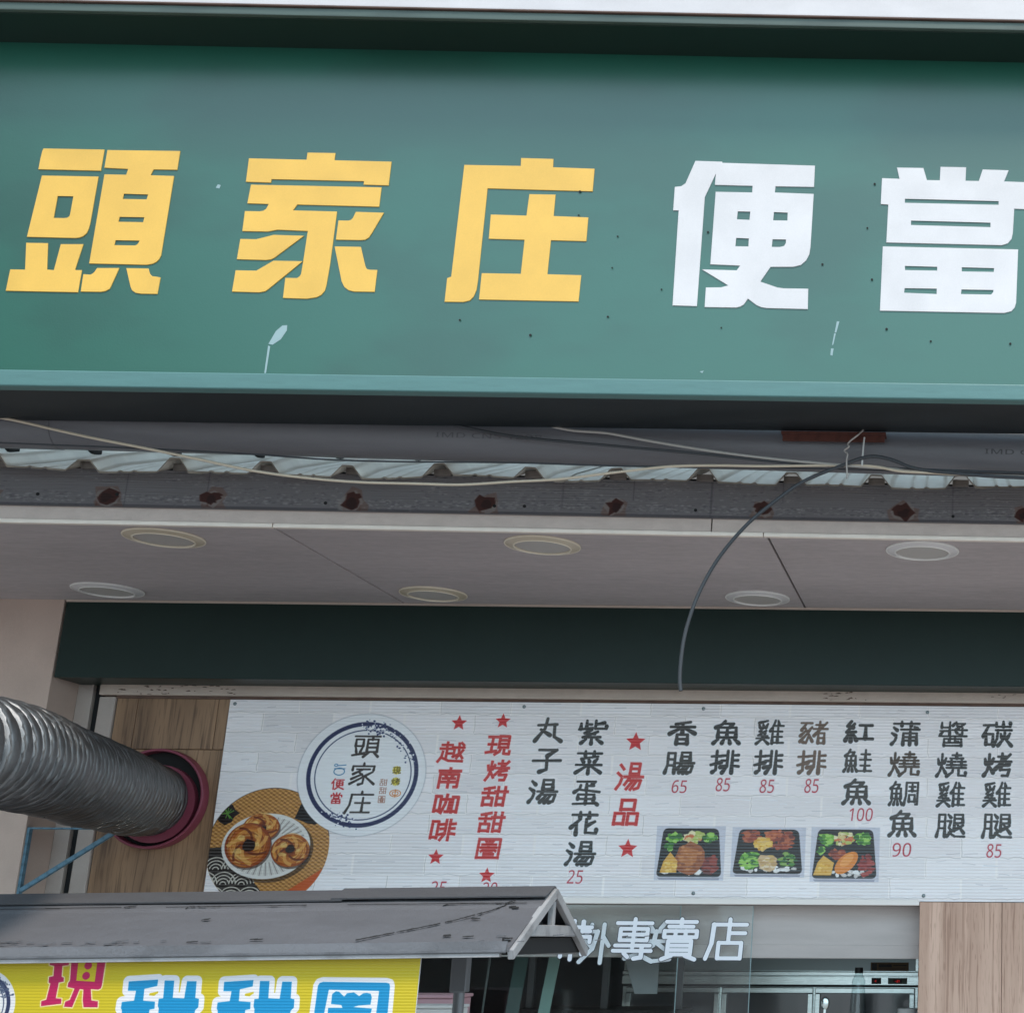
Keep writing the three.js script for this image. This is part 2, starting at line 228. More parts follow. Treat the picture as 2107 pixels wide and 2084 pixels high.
T.streak = dataTex(512, 512, (u, v) => { const a = fbm(u, v, 6, 90, 3, 31), b = fbm(u, v, 24, 160, 2, 33), c = fbm(u, v, 3, 4, 4, 35); return 0.74 + 0.16 * a + 0.1 * step(0.35, 0.75, b) + 0.14 * (c - 0.5); });
T.spangle = dataTex(1024, 256, (u, v) => { const n = fbm(u, v, 60, 12, 2, 41), m = fbm(u, v, 10, 2, 3, 43), e = Math.abs(n - 0.5) * 2; return 0.5 + 0.35 * (1 - step(0.02, 0.14, e)) * step(0.4, 0.6, m + 0.3 * (0.5 - v)) + 0.22 * m; });
// wood laminates: [dark, light] base colours; long fine pores along the board (v), slowly wandering growth bands
function woodTex(dark, light, seed, bands, pores, short) {
  return dataTex(1024, 1024, (u, v) => {
    const q = fract(u + 0.03 * fbm(u, v, 2, 2, 3, seed) + 0.012 * fbm(u, v, 5, 5, 2, seed + 2));
    const band = fbm(q, v, bands, 1, 4, seed + 5), big = fbm(u, v, 3, 2, 3, seed + 11);
    const pa = fbm(q, v, pores, 5, 2, seed + 9), pb = fbm(q, v, pores * 2, short, 2, seed + 14);
    const t = clamp(0.62 * band + 0.38 * big + 0.12 - 0.34 * step(0.55, 0.8, pa) - 0.22 * step(0.6, 0.85, pb));
    return dark.map((d, i) => lerp(d, light[i], t));
  }, true);
}
T.walnut = woodTex([0.34, 0.25, 0.18], [0.74, 0.60, 0.47], 51, 9, 90, 16);
T.oak = woodTex([0.64, 0.49, 0.41], [0.95, 0.80, 0.71], 71, 14, 80, 26);
T.flute = dataTex(8, 64, (u, v) => { const s = 0.30 * Math.sin(v * Math.PI * 2), l = Math.hypot(s, 1); return [0.5, 0.5 + (0.5 * s) / l, 0.5 + 0.5 / l]; });   // normals of a fluted sheet

const std = (o) => new THREE.MeshStandardMaterial(o), phy = (o) => new THREE.MeshPhysicalMaterial(o);
const lin = (r, g, b) => new THREE.Color().setRGB(r, g, b);
const css = (c) => new THREE.Color(c);
const bumpy = (x, y = x) => rep(T.bump, x, y);
const M = {
  signFace: phy({ color: lin(0.006, 0.088, 0.056), roughness: 0.34, ior: 1.55, clearcoat: 0.9, clearcoatRoughness: 0.31, map: rep(T.blotch, 1.7, 0.9), bumpMap: bumpy(0.9), bumpScale: 0.0004 }),
  signFrame: std({ color: lin(0.09, 0.195, 0.185), roughness: 0.45, map: rep(T.grain, 0.5, 0.05), bumpMap: bumpy(0.3), bumpScale: 0.0006 }),
  overhang: std({ color: lin(0.003, 0.020, 0.013), roughness: 0.55, map: rep(T.grain, 0.6, 0.6) }),
  topRail: std({ color: lin(0.065, 0.088, 0.072), roughness: 0.4, map: rep(T.blotch, 0.5, 0.05) }),
  lip: std({ color: lin(0.85, 0.82, 0.78), roughness: 0.35 }),
  lipWarm: std({ color: lin(0.85, 0.75, 0.60), roughness: 0.35 }),
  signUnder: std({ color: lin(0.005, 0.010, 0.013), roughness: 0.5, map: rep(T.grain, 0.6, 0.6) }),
  yellow: std({ color: lin(0.80, 0.46, 0.085), roughness: 0.4, map: rep(T.grain, 0.7, 0.7) }),
  white: std({ color: lin(0.68, 0.63, 0.63), roughness: 0.4, map: rep(T.grain, 0.7, 0.7) }),
  hole: std({ color: lin(0.012, 0.010, 0.010), roughness: 0.9 }),
  scuff: std({ color: lin(0.27, 0.36, 0.37), roughness: 0.7 }),
  panelWhite: std({ color: lin(0.62, 0.565, 0.565), roughness: 0.45, map: rep(T.grain, 0.8, 0.4) }),
  rustLine: std({ color: lin(0.12, 0.07, 0.055), roughness: 0.9, map: rep(T.blotch, 0.2, 0.1) }),
  pvc: std({ color: lin(0.155, 0.148, 0.158), roughness: 0.42, map: rep(T.grain, 0.4, 0.2), bumpMap: bumpy(0.4), bumpScale: 0.0006 }),
  sheet: std({ vertexColors: true, color: lin(0.88, 0.83, 0.74), roughness: 0.5, map: rep(T.grain, 0.3, 0.5), bumpMap: bumpy(0.3), bumpScale: 0.001 }),
  sheetEdge: std({ color: lin(0.30, 0.25, 0.20), roughness: 0.9, map: rep(T.blotch, 0.1, 0.1) }),
  closure: std({ color: lin(0.15, 0.125, 0.11), roughness: 1, map: rep(T.blotch, 0.1, 0.1) }),
  foam: std({ color: lin(0.02, 0.019, 0.018), roughness: 1 }),
  trim: std({ color: lin(0.66, 0.54, 0.48), roughness: 0.75, map: rep(T.grain, 0.25, 0.12), bumpMap: bumpy(0.15), bumpScale: 0.0025 }),
  bead: std({ color: lin(0.90, 0.78, 0.68), roughness: 0.6, map: rep(T.grain, 0.25, 0.05) }),
  soffit: std({ color: lin(0.52, 0.45, 0.445), roughness: 0.8, map: rep(T.streak, 0.55, 0.5), bumpMap: rep(T.streak, 0.55, 0.5), bumpScale: 0.001 }),
  dark: std({ color: lin(0.01, 0.01, 0.011), roughness: 0.9 }),
  silver: std({ color: lin(0.68, 0.64, 0.63), roughness: 0.4, metalness: 0.05 }),
  champagne: std({ color: lin(0.60, 0.50, 0.37), roughness: 0.38, metalness: 0.08 }),
  diffuser: std({ color: lin(0.47, 0.43, 0.40), roughness: 0.55 }),
  fascia: phy({ color: lin(0.010, 0.025, 0.0205), roughness: 0.40, specularIntensity: 0.6, map: rep(T.grain, 0.5, 0.5), bumpMap: bumpy(0.6), bumpScale: 0.0005 }),
  cream: std({ color: lin(0.62, 0.49, 0.41), roughness: 0.75, map: rep(T.grain, 0.3, 0.3), bumpMap: bumpy(0.2), bumpScale: 0.002 }),
  brownStrip: std({ color: lin(0.13, 0.075, 0.055), roughness: 0.8, map: rep(T.blotch, 0.2, 0.2) }),
  walnut: std({ map: rep(T.walnut, 0.55, 0.9), roughness: 0.5, color: lin(0.84, 0.78, 0.74), bumpMap: rep(T.walnut, 0.55, 0.9), bumpScale: 0.0006 }),
  oak: std({ map: rep(T.oak, 0.42, 0.8), roughness: 0.6, color: lin(0.98, 0.97, 0.98), bumpMap: rep(T.oak, 0.42, 0.8), bumpScale: 0.0016 }),
  plaster: std({ color: lin(0.58, 0.43, 0.36), roughness: 0.85, map: rep(T.grain, 0.9, 0.9), bumpMap: bumpy(0.3), bumpScale: 0.0015 }),
  plasterPale: std({ color: lin(0.50, 0.415, 0.37), roughness: 0.85, map: rep(T.grain, 0.9, 0.9), bumpMap: bumpy(0.3), bumpScale: 0.0015 }),
  aluminium: std({ color: lin(0.20, 0.195, 0.195), roughness: 0.44, metalness: 1, bumpMap: bumpy(0.2), bumpScale: 0.0012 }),
  burgundy: std({ color: lin(0.25, 0.045, 0.075), roughness: 0.5, map: rep(T.grain, 0.3, 0.3) }),
  black: std({ color: lin(0.012, 0.012, 0.013), roughness: 0.55 }),
  cableCream: std({ color: lin(0.55, 0.45, 0.34), roughness: 0.6 }),
  cableGrey: std({ color: lin(0.38, 0.35, 0.32), roughness: 0.6 }),
  cableDark: std({ color: lin(0.035, 0.037, 0.042), roughness: 0.5 }),
  wire: std({ color: lin(0.45, 0.40, 0.37), roughness: 0.5, metalness: 0.3 }),
  rust: std({ color: lin(0.085, 0.025, 0.017), roughness: 0.95, map: rep(T.blotch, 0.05, 0.05) }),
  board: std({ color: lin(0.62, 0.62, 0.64), roughness: 0.5 }),
  shutter: std({ color: lin(0.55, 0.48, 0.455), roughness: 0.6, map: rep(T.grain, 1.2, 0.2) }),
  stainless: std({ color: lin(0.78, 0.85, 0.83), roughness: 0.2, metalness: 1, map: rep(T.streak, 0.5, 0.3) }),
  fridgeDark: std({ color: lin(0.22, 0.25, 0.25), roughness: 0.3, metalness: 0.8 }),
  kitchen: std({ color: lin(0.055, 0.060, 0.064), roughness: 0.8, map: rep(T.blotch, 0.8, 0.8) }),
  pvcStrip: phy({ color: lin(0.40, 0.60, 0.54), roughness: 0.35, transmission: 0.35, thickness: 0 }),
  roofGrey: std({ color: lin(0.118, 0.113, 0.122), roughness: 0.6, map: rep(T.grain, 0.6, 0.4), bumpMap: bumpy(0.35), bumpScale: 0.004 }),
  roofCap: std({ color: lin(0.085, 0.082, 0.088), roughness: 0.55, map: rep(T.grain, 0.5, 0.2), bumpMap: bumpy(0.25), bumpScale: 0.003 }),
  roofEdge: std({ color: lin(0.15, 0.148, 0.16), roughness: 0.5, map: rep(T.blotch, 0.2, 0.6), bumpMap: bumpy(0.1), bumpScale: 0.003 }),
  paintWhite: std({ color: lin(0.36, 0.345, 0.35), roughness: 0.6, map: rep(T.blotch, 0.2, 0.25), bumpMap: bumpy(0.12), bumpScale: 0.002 }),
  crack: std({ color: lin(0.02, 0.018, 0.018), roughness: 1 }),
  postGrey: std({ color: lin(0.17, 0.17, 0.18), roughness: 0.45, metalness: 0.3 }),
  bracketBlue: std({ color: lin(0.10, 0.20, 0.27), roughness: 0.6, map: rep(T.blotch, 0.03, 0.03) }),
  asphalt: std({ color: lin(0.31, 0.275, 0.26), roughness: 0.95, map: rep(T.grain, 2, 2) }),
  concrete: std({ color: lin(0.30, 0.29, 0.28), roughness: 0.9, map: rep(T.grain, 1.5, 1.5) }),
  brick: std({ color: lin(0.11, 0.06, 0.045), roughness: 0.9, map: rep(T.blotch, 2, 2) }),
  fridgeSheet: std({ color: lin(0.30, 0.32, 0.33), roughness: 0.5 }),
  pink: std({ color: lin(0.50, 0.28, 0.30), roughness: 0.6 }),
  ledge: std({ color: lin(0.88, 0.80, 0.75), roughness: 0.5 }),
  plasticWhite: std({ color: lin(0.62, 0.60, 0.58), roughness: 0.5 }),
  orange: std({ color: lin(0.60, 0.22, 0.03), roughness: 0.5 }),
  bottle: phy({ color: lin(0.85, 0.9, 0.9), roughness: 0.08, transmission: 1, thickness: 0 }),
  pane: phy({ color: lin(0.94, 0.96, 0.95), roughness: 0.06, transmission: 1, thickness: 0 }),
  stickerBrown: std({ color: lin(0.2, 0.13, 0.06), roughness: 0.6 }),
};

// ---------------------------------------------------------------- building helpers
const used = new Map();
const loose = (g) => (g.index ? g.toNonIndexed() : g);
function numbered(n) { const k = used.get(n) ?? 0; used.set(n, k + 1); return k ? `${n}_${String(k).padStart(3, '0')}` : n; }
function metreUV(g) {                                         // uv in metres, laid on along the main direction of each face
  const p = g.attributes.position, n = g.attributes.normal, uv = new Float32Array(p.count * 2);
  for (let i = 0; i < p.count; i++) {
    const ax = Math.abs(n.getX(i)), ay = Math.abs(n.getY(i)), az = Math.abs(n.getZ(i));
    const [a, b] = az >= ax && az >= ay ? [p.getX(i), p.getY(i)] : ay >= ax ? [p.getX(i), p.getZ(i)] : [p.getZ(i), p.getY(i)];
    uv[2 * i] = a; uv[2 * i + 1] = b;
  }
  g.setAttribute('uv', new THREE.BufferAttribute(uv, 2)); return g;
}
function mesh(name, geo, m, parent) {
  if (Array.isArray(geo)) geo = mergeGeometries(geo.map(loose));
  const o = new THREE.Mesh(geo, m); o.castShadow = o.receiveShadow = true; o.name = parent ? name : numbered(name);
  (parent ?? scene).add(o); return o;
}
function thing(name, label, category, at = [0, 0, 0], group) {
  const o = new THREE.Group(); o.name = numbered(name); o.position.set(...at); scene.add(o);
  Object.assign(o.userData, { label, category }); if (group) o.userData.group = group;
  return o;
}
function tag(o, label, category, group) { Object.assign(o.userData, { label, category }); if (group) o.userData.group = group; return o; }
function setting(o) { o.userData.kind = 'structure'; return o; }
// a box given by its two corners, edges rounded by r
function slab(x0, y0, z0, x1, y1, z1, r = 0.002) {
  const w = Math.abs(x1 - x0), h = Math.abs(y1 - y0), d = Math.abs(z1 - z0), rr = Math.min(r, w / 2.1, h / 2.1, d / 2.1);
  const g = r > 0 ? new RoundedBoxGeometry(w, h, d, 2, rr) : new THREE.BoxGeometry(w, h, d);
  g.translate((x0 + x1) / 2, (y0 + y1) / 2, (z0 + z1) / 2);
  return metreUV(loose(g));
}
function cyl(ra, rb, h, n = 24) { return new THREE.CylinderGeometry(ra, rb, h, n); }
function tube(pts, r, seg = 80, radial = 8) {
  return new THREE.TubeGeometry(new THREE.CatmullRomCurve3(pts.map((p) => new THREE.Vector3(...p)), false, 'centripetal'), seg, r, radial);
}
// a bar with rectangular section between two points; u = across width (in the plane of `side`), v = other
function bar(a, b, w, d, side = [0, 0, 1]) {
  const A = new THREE.Vector3(...a), B = new THREE.Vector3(...b), L = A.distanceTo(B), y = B.clone().sub(A).normalize();
  const z = new THREE.Vector3(...side).addScaledVector(y, -y.dot(new THREE.Vector3(...side))).normalize(), x = y.clone().cross(z);
  const g = metreUV(loose(new RoundedBoxGeometry(w, L, d, 1, Math.min(w, d) * 0.12)));
  g.applyMatrix4(new THREE.Matrix4().makeBasis(x, y, z).setPosition(A.add(B).multiplyScalar(0.5)));
  return g;
}
function shapeOf(pts, holes = [], k = 0.001, ox = 0, oy = 0) {
  const s = new THREE.Shape(pts.map(([x, y]) => new THREE.Vector2(x * k - ox, y * k - oy)));
  for (const h of holes) s.holes.push(new THREE.Path(h.map(([x, y]) => new THREE.Vector2(x * k - ox, y * k - oy))));
  return s;
}
// ---------------------------------------------------------------- printed sheets (all measures in millimetres of the place: x along the shop front, y up)
const MENU = { x0: -2370, x1: 180, y0: 1858, y1: 2464 };
const KEY = (name) => MENU_TEXT.find((t) => t[0] === name).slice(2);
function sheetPainter(box, w, h, paint) {
  return canvasTex(w, h, (c) => { c.setTransform(w / (box.x1 - box.x0), 0, 0, -h / (box.y1 - box.y0), (-box.x0 * w) / (box.x1 - box.x0), (box.y1 * h) / (box.y1 - box.y0)); paint(c); });
}
function star(c, x0, y0, x1, y1, color) {
  const cx = (x0 + x1) / 2, cy = (y0 + y1) / 2 - (y1 - y0) * 0.04, R = (x1 - x0) / 2;
  c.fillStyle = color; c.beginPath();
  for (let i = 0; i < 10; i++) { const a = Math.PI / 2 + (i * Math.PI) / 5, r = i % 2 ? R * 0.46 : R; c.lineTo(cx + r * Math.cos(a), cy + r * Math.sin(a)); }
  c.closePath(); c.fill();
}
function digits(c, text, x0, y0, x1, y1, color, halo) {
  c.save(); c.translate(x0, y0); c.scale(1, -1);
  const h = y1 - y0; c.font = `${h * 1.36}px sans-serif`; const m = c.measureText(text).width;
  c.transform((x1 - x0) / m, 0, -0.10, 1, 0, 0); c.lineJoin = 'round';
  if (halo) { c.strokeStyle = halo; c.lineWidth = 9; c.strokeText(text, 0, 0); }
  c.fillStyle = color; c.fillText(text, 0, 0); c.restore();
}
const disk = (c, x, y, r, ry = r, rot = 0) => { c.beginPath(); c.ellipse(x, y, r, ry, rot, 0, Math.PI * 2); c.fill(); };
function blob(c, x, y, rx, ry, R, n = 12, rough = 0.25) { c.beginPath(); for (let i = 0; i < n; i++) { const a = (i / n) * 6.283, k = 1 + rough * (R() - 0.5) * 2; c.lineTo(x + rx * k * Math.cos(a), y + ry * k * Math.sin(a)); } c.closePath(); c.fill(); }
function whitePaintedBricks(c, box, R) {
  c.fillStyle = '#fbf1ee'; c.fillRect(box.x0, box.y0, box.x1 - box.x0, box.y1 - box.y0);
  for (let row = 0, y = box.y1 - 40; y > box.y0 - 60; row++, y -= 62) {
    for (let x = box.x0 - (row % 2) * 110; x < box.x1; x += 220) {
      const v = 230 + R() * 20; c.fillStyle = `rgba(${v},${v - 9},${v - 9},0.8)`; c.fillRect(x + 3, y + 3, 213, 56);
      c.strokeStyle = `rgba(150,142,146,${0.24 + 0.3 * R()})`; c.lineWidth = 2.2;
      c.beginPath(); for (let k = 0; k <= 12; k++) c.lineTo(x + (k / 12) * 218, y + 1 + (R() - 0.5) * 5); c.stroke();
      if (R() < 0.7) { c.lineWidth = 1.8; c.beginPath(); for (let k = 0; k <= 4; k++) c.lineTo(x + (R() - 0.5) * 4, y + 3 + (k / 4) * 56); c.stroke(); }
      for (let k = 0; k < 5; k++) { const a = R() * 190, b = 6 + R() * 46; c.strokeStyle = R() < 0.55 ? 'rgba(165,160,170,0.35)' : 'rgba(245,244,248,0.6)'; c.lineWidth = 1.4 + R() * 1.6; c.beginPath(); c.moveTo(x + a, y + b); c.quadraticCurveTo(x + a + 18 * R(), y + b + 6 * (R() - 0.5), x + a + 20 + 40 * R(), y + b + 8 * (R() - 0.5)); c.stroke(); }
    }
  }
}
function bento(c, [x0, y0, x1, y1], R, main) {
  const w = x1 - x0, h = y1 - y0, X = (u) => x0 + u * w, Y = (v) => y1 - v * h;
  c.fillStyle = 'rgba(176,178,196,0.55)'; c.fillRect(x0 - 6, y0 - 4, w + 14, h + 8);
  c.fillStyle = 'rgba(120,120,135,0.6)'; c.beginPath(); c.moveTo(X(0.02), Y(0.98)); c.lineTo(X(0.98), Y(0.98)); c.lineTo(X(0.97), Y(1.02)); c.lineTo(X(0.05), Y(1.02)); c.fill();
  c.fillStyle = '#1b1716'; c.beginPath(); c.moveTo(X(0.14), Y(0.02)); c.lineTo(X(0.86), Y(0.02)); c.quadraticCurveTo(X(0.93), Y(0.03), X(0.94), Y(0.12)); c.lineTo(X(1), Y(0.86)); c.quadraticCurveTo(X(1), Y(0.96), X(0.92), Y(0.96)); c.lineTo(X(0.07), Y(0.96)); c.quadraticCurveTo(X(-0.01), Y(0.95), X(0.01), Y(0.84)); c.lineTo(X(0.07), Y(0.1)); c.quadraticCurveTo(X(0.09), Y(0.02), X(0.14), Y(0.02)); c.fill();
  const bits = (u, v, ru, rv, cols, n, s = 0.05) => { for (let i = 0; i < n; i++) { const a = R() * 6.28, q = Math.sqrt(R()); c.fillStyle = cols[(R() * cols.length) | 0]; blob(c, X(u + ru * q * Math.cos(a)), Y(v + rv * q * Math.sin(a)), w * s * (0.5 + R()), h * s * (0.4 + R() * 0.8), R, 7); } };
  const rice = ['#e9e4e0', '#cfc8c4', '#f4f0ee'], meat = ['#8d3a24', '#a4492c', '#6d2a1d', '#b65f3a'], green = ['#4f8a2c', '#76b23d', '#2f6526', '#9ccb5a'], egg = ['#e8b54a', '#f0c768', '#d79a32'], salad = ['#d9c384', '#e9dcae', '#cf7042', '#b6bf63'];
  bits(0.5, 0.86, 0.4, 0.06, rice, 20, 0.04);
  if (main === 1) {
    bits(0.55, 0.2, 0.14, 0.1, salad, 34, 0.05); bits(0.25, 0.2, 0.12, 0.08, green, 22, 0.05); bits(0.8, 0.2, 0.1, 0.07, green, 22, 0.05); bits(0.17, 0.38, 0.05, 0.1, green, 10, 0.04);
    bits(0.8, 0.72, 0.14, 0.16, ['#7c2c22', '#933a2c', '#5d2019'], 46, 0.05);
    c.fillStyle = '#9b552b'; blob(c, X(0.5), Y(0.6), w * 0.23, h * 0.31, R, 16, 0.1); c.fillStyle = '#b56e3a'; blob(c, X(0.48), Y(0.56), w * 0.15, h * 0.2, R, 14, 0.2); bits(0.5, 0.6, 0.2, 0.26, ['#8a4822', '#c07a44', '#a86334'], 40, 0.03);
    c.fillStyle = '#dca446'; c.beginPath(); c.moveTo(X(0.2), Y(0.48)); c.lineTo(X(0.32), Y(0.66)); c.lineTo(X(0.31), Y(0.88)); c.lineTo(X(0.05), Y(0.88)); c.lineTo(X(0.1), Y(0.66)); c.fill(); bits(0.2, 0.74, 0.09, 0.12, egg, 16, 0.03);
  } else if (main === 2) {
    bits(0.25, 0.16, 0.13, 0.12, meat, 44, 0.045); bits(0.66, 0.24, 0.2, 0.19, meat, 80, 0.045); bits(0.55, 0.14, 0.1, 0.08, ['#c36a3e', '#a9502f'], 14, 0.04);
    c.fillStyle = '#e3b86a'; blob(c, X(0.42), Y(0.32), w * 0.14, h * 0.15, R, 12, 0.2); bits(0.42, 0.32, 0.12, 0.13, egg, 26, 0.035);
    bits(0.24, 0.68, 0.13, 0.17, green, 60, 0.045); bits(0.8, 0.66, 0.12, 0.15, ['#2c5a28', '#4c8434', '#89a850'], 36, 0.04);
    c.fillStyle = '#d9b489'; blob(c, X(0.5), Y(0.72), w * 0.15, h * 0.18, R, 14, 0.2); bits(0.5, 0.72, 0.13, 0.15, ['#e8d0ae', '#c39a66', '#d6b06c'], 30, 0.035);
  } else {
    bits(0.46, 0.2, 0.15, 0.12, salad, 42, 0.05); bits(0.2, 0.22, 0.11, 0.1, green, 26, 0.05); bits(0.78, 0.2, 0.11, 0.1, green, 32, 0.05); bits(0.14, 0.4, 0.05, 0.08, green, 10, 0.04);
    bits(0.38, 0.5, 0.12, 0.09, meat, 36, 0.04); bits(0.84, 0.7, 0.1, 0.2, ['#7c2320', '#96302a', '#a8453c'], 60, 0.04);
    c.fillStyle = '#e2852f'; c.save(); c.translate(X(0.53), Y(0.66)); c.rotate(0.75); disk(c, 0, 0, w * 0.22, h * 0.15); c.fillStyle = '#ee9c4c'; disk(c, w * 0.03, h * 0.03, w * 0.13, h * 0.08); c.restore();
    c.fillStyle = '#e0ac4c'; c.beginPath(); c.moveTo(X(0.17), Y(0.52)); c.lineTo(X(0.34), Y(0.66)); c.lineTo(X(0.3), Y(0.9)); c.lineTo(X(0.02), Y(0.9)); c.lineTo(X(0.08), Y(0.66)); c.fill(); bits(0.18, 0.76, 0.1, 0.1, egg, 18, 0.03);
  }
}
function bunPhoto(c, R) {
  const [px0, py0, px1, py1] = KEY('photo'), cx = (px0 + px1) / 2, cy = (py0 + py1) / 2, r = (py1 - py0) / 2;
  c.save(); c.beginPath(); c.rect(MENU.x0, MENU.y0, 2000, 606); c.clip(); c.beginPath(); c.ellipse(cx, cy, (px1 - px0) / 2, r, 0, 0, 6.283); c.clip();
  c.fillStyle = '#b98243'; c.fillRect(px0, py0, px1 - px0, py1 - py0);
  for (let y = py0; y < py1; y += 6) for (let x = px0; x < px1; x += 9) {     // woven mat
    const wv = (Math.floor(x / 9) + Math.floor(y / 6)) % 2; c.fillStyle = wv ? `rgba(218,160,92,${0.5 + 0.5 * R()})` : `rgba(112,68,28,${0.35 + 0.4 * R()})`;
    c.save(); c.translate(x, y); c.rotate(-0.35); c.fillRect(0, 0, 7.5, 4.2); c.restore();
  }
  c.fillStyle = '#1d1310'; blob(c, px0 + 45, py1 - 78, 40, 30, R, 12, 0.3); for (let k = 0; k < 12; k++) { c.strokeStyle = '#5b8a3b'; c.lineWidth = 3; c.beginPath(); c.moveTo(px0 + 50, py1 - 80); c.lineTo(px0 + 30 + 40 * R(), py1 - 60 - 40 * R()); c.stroke(); }
  const [ax0, ay0, ax1, ay1] = KEY('plate'), qx = (ax0 + ax1) / 2, qy = (ay0 + ay1) / 2, qr = (ax1 - ax0) / 2, qs = (ay1 - ay0) / 2;
  c.fillStyle = '#1a1310'; blob(c, ax1 - 5, ay1 + 6, 52, 42, R, 14, 0.15); c.strokeStyle = '#7d4c36'; c.lineWidth = 5; c.beginPath(); c.ellipse(ax1 + 4, ay1 + 22, 30, 26, 0, 3, 6); c.stroke();
  // dark cloth with white wave arcs
  c.fillStyle = '#231d19'; c.beginPath(); c.moveTo(px0 - 20, qy - 10); c.lineTo(qx - qr + 15, qy - 2); c.lineTo(qx + 30, py0 + 20); c.lineTo(qx + 30, py0 - 30); c.lineTo(px0 - 20, py0 - 30); c.fill();
  for (let i = 0; i < 7; i++) for (let j = 0; j < 3; j++) { const ox = MENU.x0 + 26 + i * 56 - (j % 2) * 28, oy = MENU.y0 - 8 + j * 44; if (ox > qx - 15) continue; for (let k = 4; k > 0; k--) { c.strokeStyle = k % 1 ? '#231d19' : '#c9c0b4'; c.lineWidth = 3.6; c.beginPath(); c.arc(ox, oy, k * 9.5, 0.15, Math.PI - 0.15); c.stroke(); } }
  c.fillStyle = '#c4551f'; c.beginPath(); c.moveTo(px1 - 10, cy - 60); c.quadraticCurveTo(qx + 95, cy - 120, qx + 60, py0 + 40); c.lineTo(qx + 110, py0 + 20); c.quadraticCurveTo(px1 - 60, cy - 120, px1 + 10, cy - 80); c.fill();
  c.fillStyle = '#26140c'; c.beginPath(); c.moveTo(px1 + 5, cy - 84); c.quadraticCurveTo(px1 - 70, cy - 130, qx + 112, py0 + 18); c.lineTo(qx + 126, py0 + 16); c.quadraticCurveTo(px1 - 40, cy - 120, px1 + 10, cy - 95); c.fill();
  c.fillStyle = 'rgba(20,12,8,0.55)'; disk(c, qx + 8, qy - 8, qr + 3, qs + 3);
  c.fillStyle = '#e6e0da'; disk(c, qx, qy, qr, qs); c.fillStyle = '#d4cdc6'; disk(c, qx, qy, qr * 0.9, qs * 0.9);
  for (let k = 0; k < 80; k++) { const a = (k / 80) * 6.283; c.strokeStyle = k % 2 ? 'rgba(120,110,104,0.75)' : 'rgba(240,236,230,0.8)'; c.lineWidth = 2.4; c.beginPath(); c.moveTo(qx + qr * 0.5 * Math.cos(a), qy + qs * 0.5 * Math.sin(a)); c.lineTo(qx + qr * 0.9 * Math.cos(a), qy + qs * 0.9 * Math.sin(a)); c.stroke(); }
  for (const [n, hu, hv, hr] of [['d2', 0.55, 0.45, 0.12], ['d1', 0.52, 0.5, 0.17], ['d3', 0.5, 0.55, 0.15]]) {
    const [x0, y0, x1, y1] = KEY(n), mx = (x0 + x1) / 2, my = (y0 + y1) / 2, rx = (x1 - x0) / 2, ry = (y1 - y0) / 2;
    c.fillStyle = 'rgba(40,18,8,0.6)'; disk(c, mx + 4, my - 6, rx, ry); { const hx = x0 + hu * (x1 - x0), hy = y0 + hv * (y1 - y0), g = c.createRadialGradient(hx, hy, rx * 0.1, mx, my, rx * 1.05); g.addColorStop(0, '#4a1c0a'); g.addColorStop(0.22, '#8f4214'); g.addColorStop(0.5, '#d08a3c'); g.addColorStop(0.72, '#b5601f'); g.addColorStop(0.9, '#8a3a12'); g.addColorStop(1, '#5e230b'); c.fillStyle = g; disk(c, mx, my, rx, ry); }
    for (let k = 0; k < 70; k++) { const a = R() * 6.283, q = 0.45 + 0.5 * R(); c.strokeStyle = ['#d98a35', '#8a3712', '#e6a955', '#a84c18', '#f0c878', '#6d2a0e'][(R() * 6) | 0]; c.globalAlpha = 0.55; c.lineWidth = 1.5 + 4 * R(); const tw = 0.25 * (R() - 0.5); c.beginPath(); c.ellipse(mx + 3 * (R() - 0.5), my + 3 * (R() - 0.5), rx * q, ry * q * (1 - tw), tw, a, a + 0.5 + 0.8 * R()); c.stroke(); c.globalAlpha = 1; }
    for (let k = 0; k < 7; k++) { const a = k * 0.9 + R() * 0.5, q = 0.62 + 0.2 * R(); c.globalAlpha = 0.8; c.strokeStyle = k % 2 ? '#5a220c' : '#e2a858'; c.lineWidth = rx * (k % 2 ? 0.10 : 0.16); c.beginPath(); c.moveTo(mx + rx * 0.3 * Math.cos(a), my + ry * 0.3 * Math.sin(a)); c.quadraticCurveTo(mx + rx * q * Math.cos(a + 0.5), my + ry * q * Math.sin(a + 0.5), mx + rx * 0.9 * Math.cos(a + 1.1), my + ry * 0.88 * Math.sin(a + 1.1)); c.stroke(); c.globalAlpha = 1; }
    c.fillStyle = 'rgba(240,208,128,0.6)'; blob(c, mx - rx * 0.35, my + ry * 0.35, rx * 0.16, ry * 0.13, R, 9, 0.3); blob(c, mx - rx * 0.4, my - ry * 0.25, rx * 0.18, ry * 0.12, R, 9, 0.3); blob(c, mx + rx * 0.4, my + ry * 0.05, rx * 0.12, ry * 0.1, R, 9, 0.3);
    c.fillStyle = '#20100a'; blob(c, x0 + hu * (x1 - x0), y0 + hv * (y1 - y0), rx * hr * 1.7, ry * hr * 1.6, R, 10, 0.15);
  }
  c.restore();
  c.strokeStyle = 'rgba(40,30,26,0.7)'; c.lineWidth = 2; c.beginPath(); c.ellipse(cx, cy, (px1 - px0) / 2, r, 0, 0.2, 2.9); c.stroke();
}
const dense = (ch, k) => k * clamp(Math.sqrt(9.5 / strokesOf(ch).length), 0.62, 1);   // crowded characters are written with thinner strokes
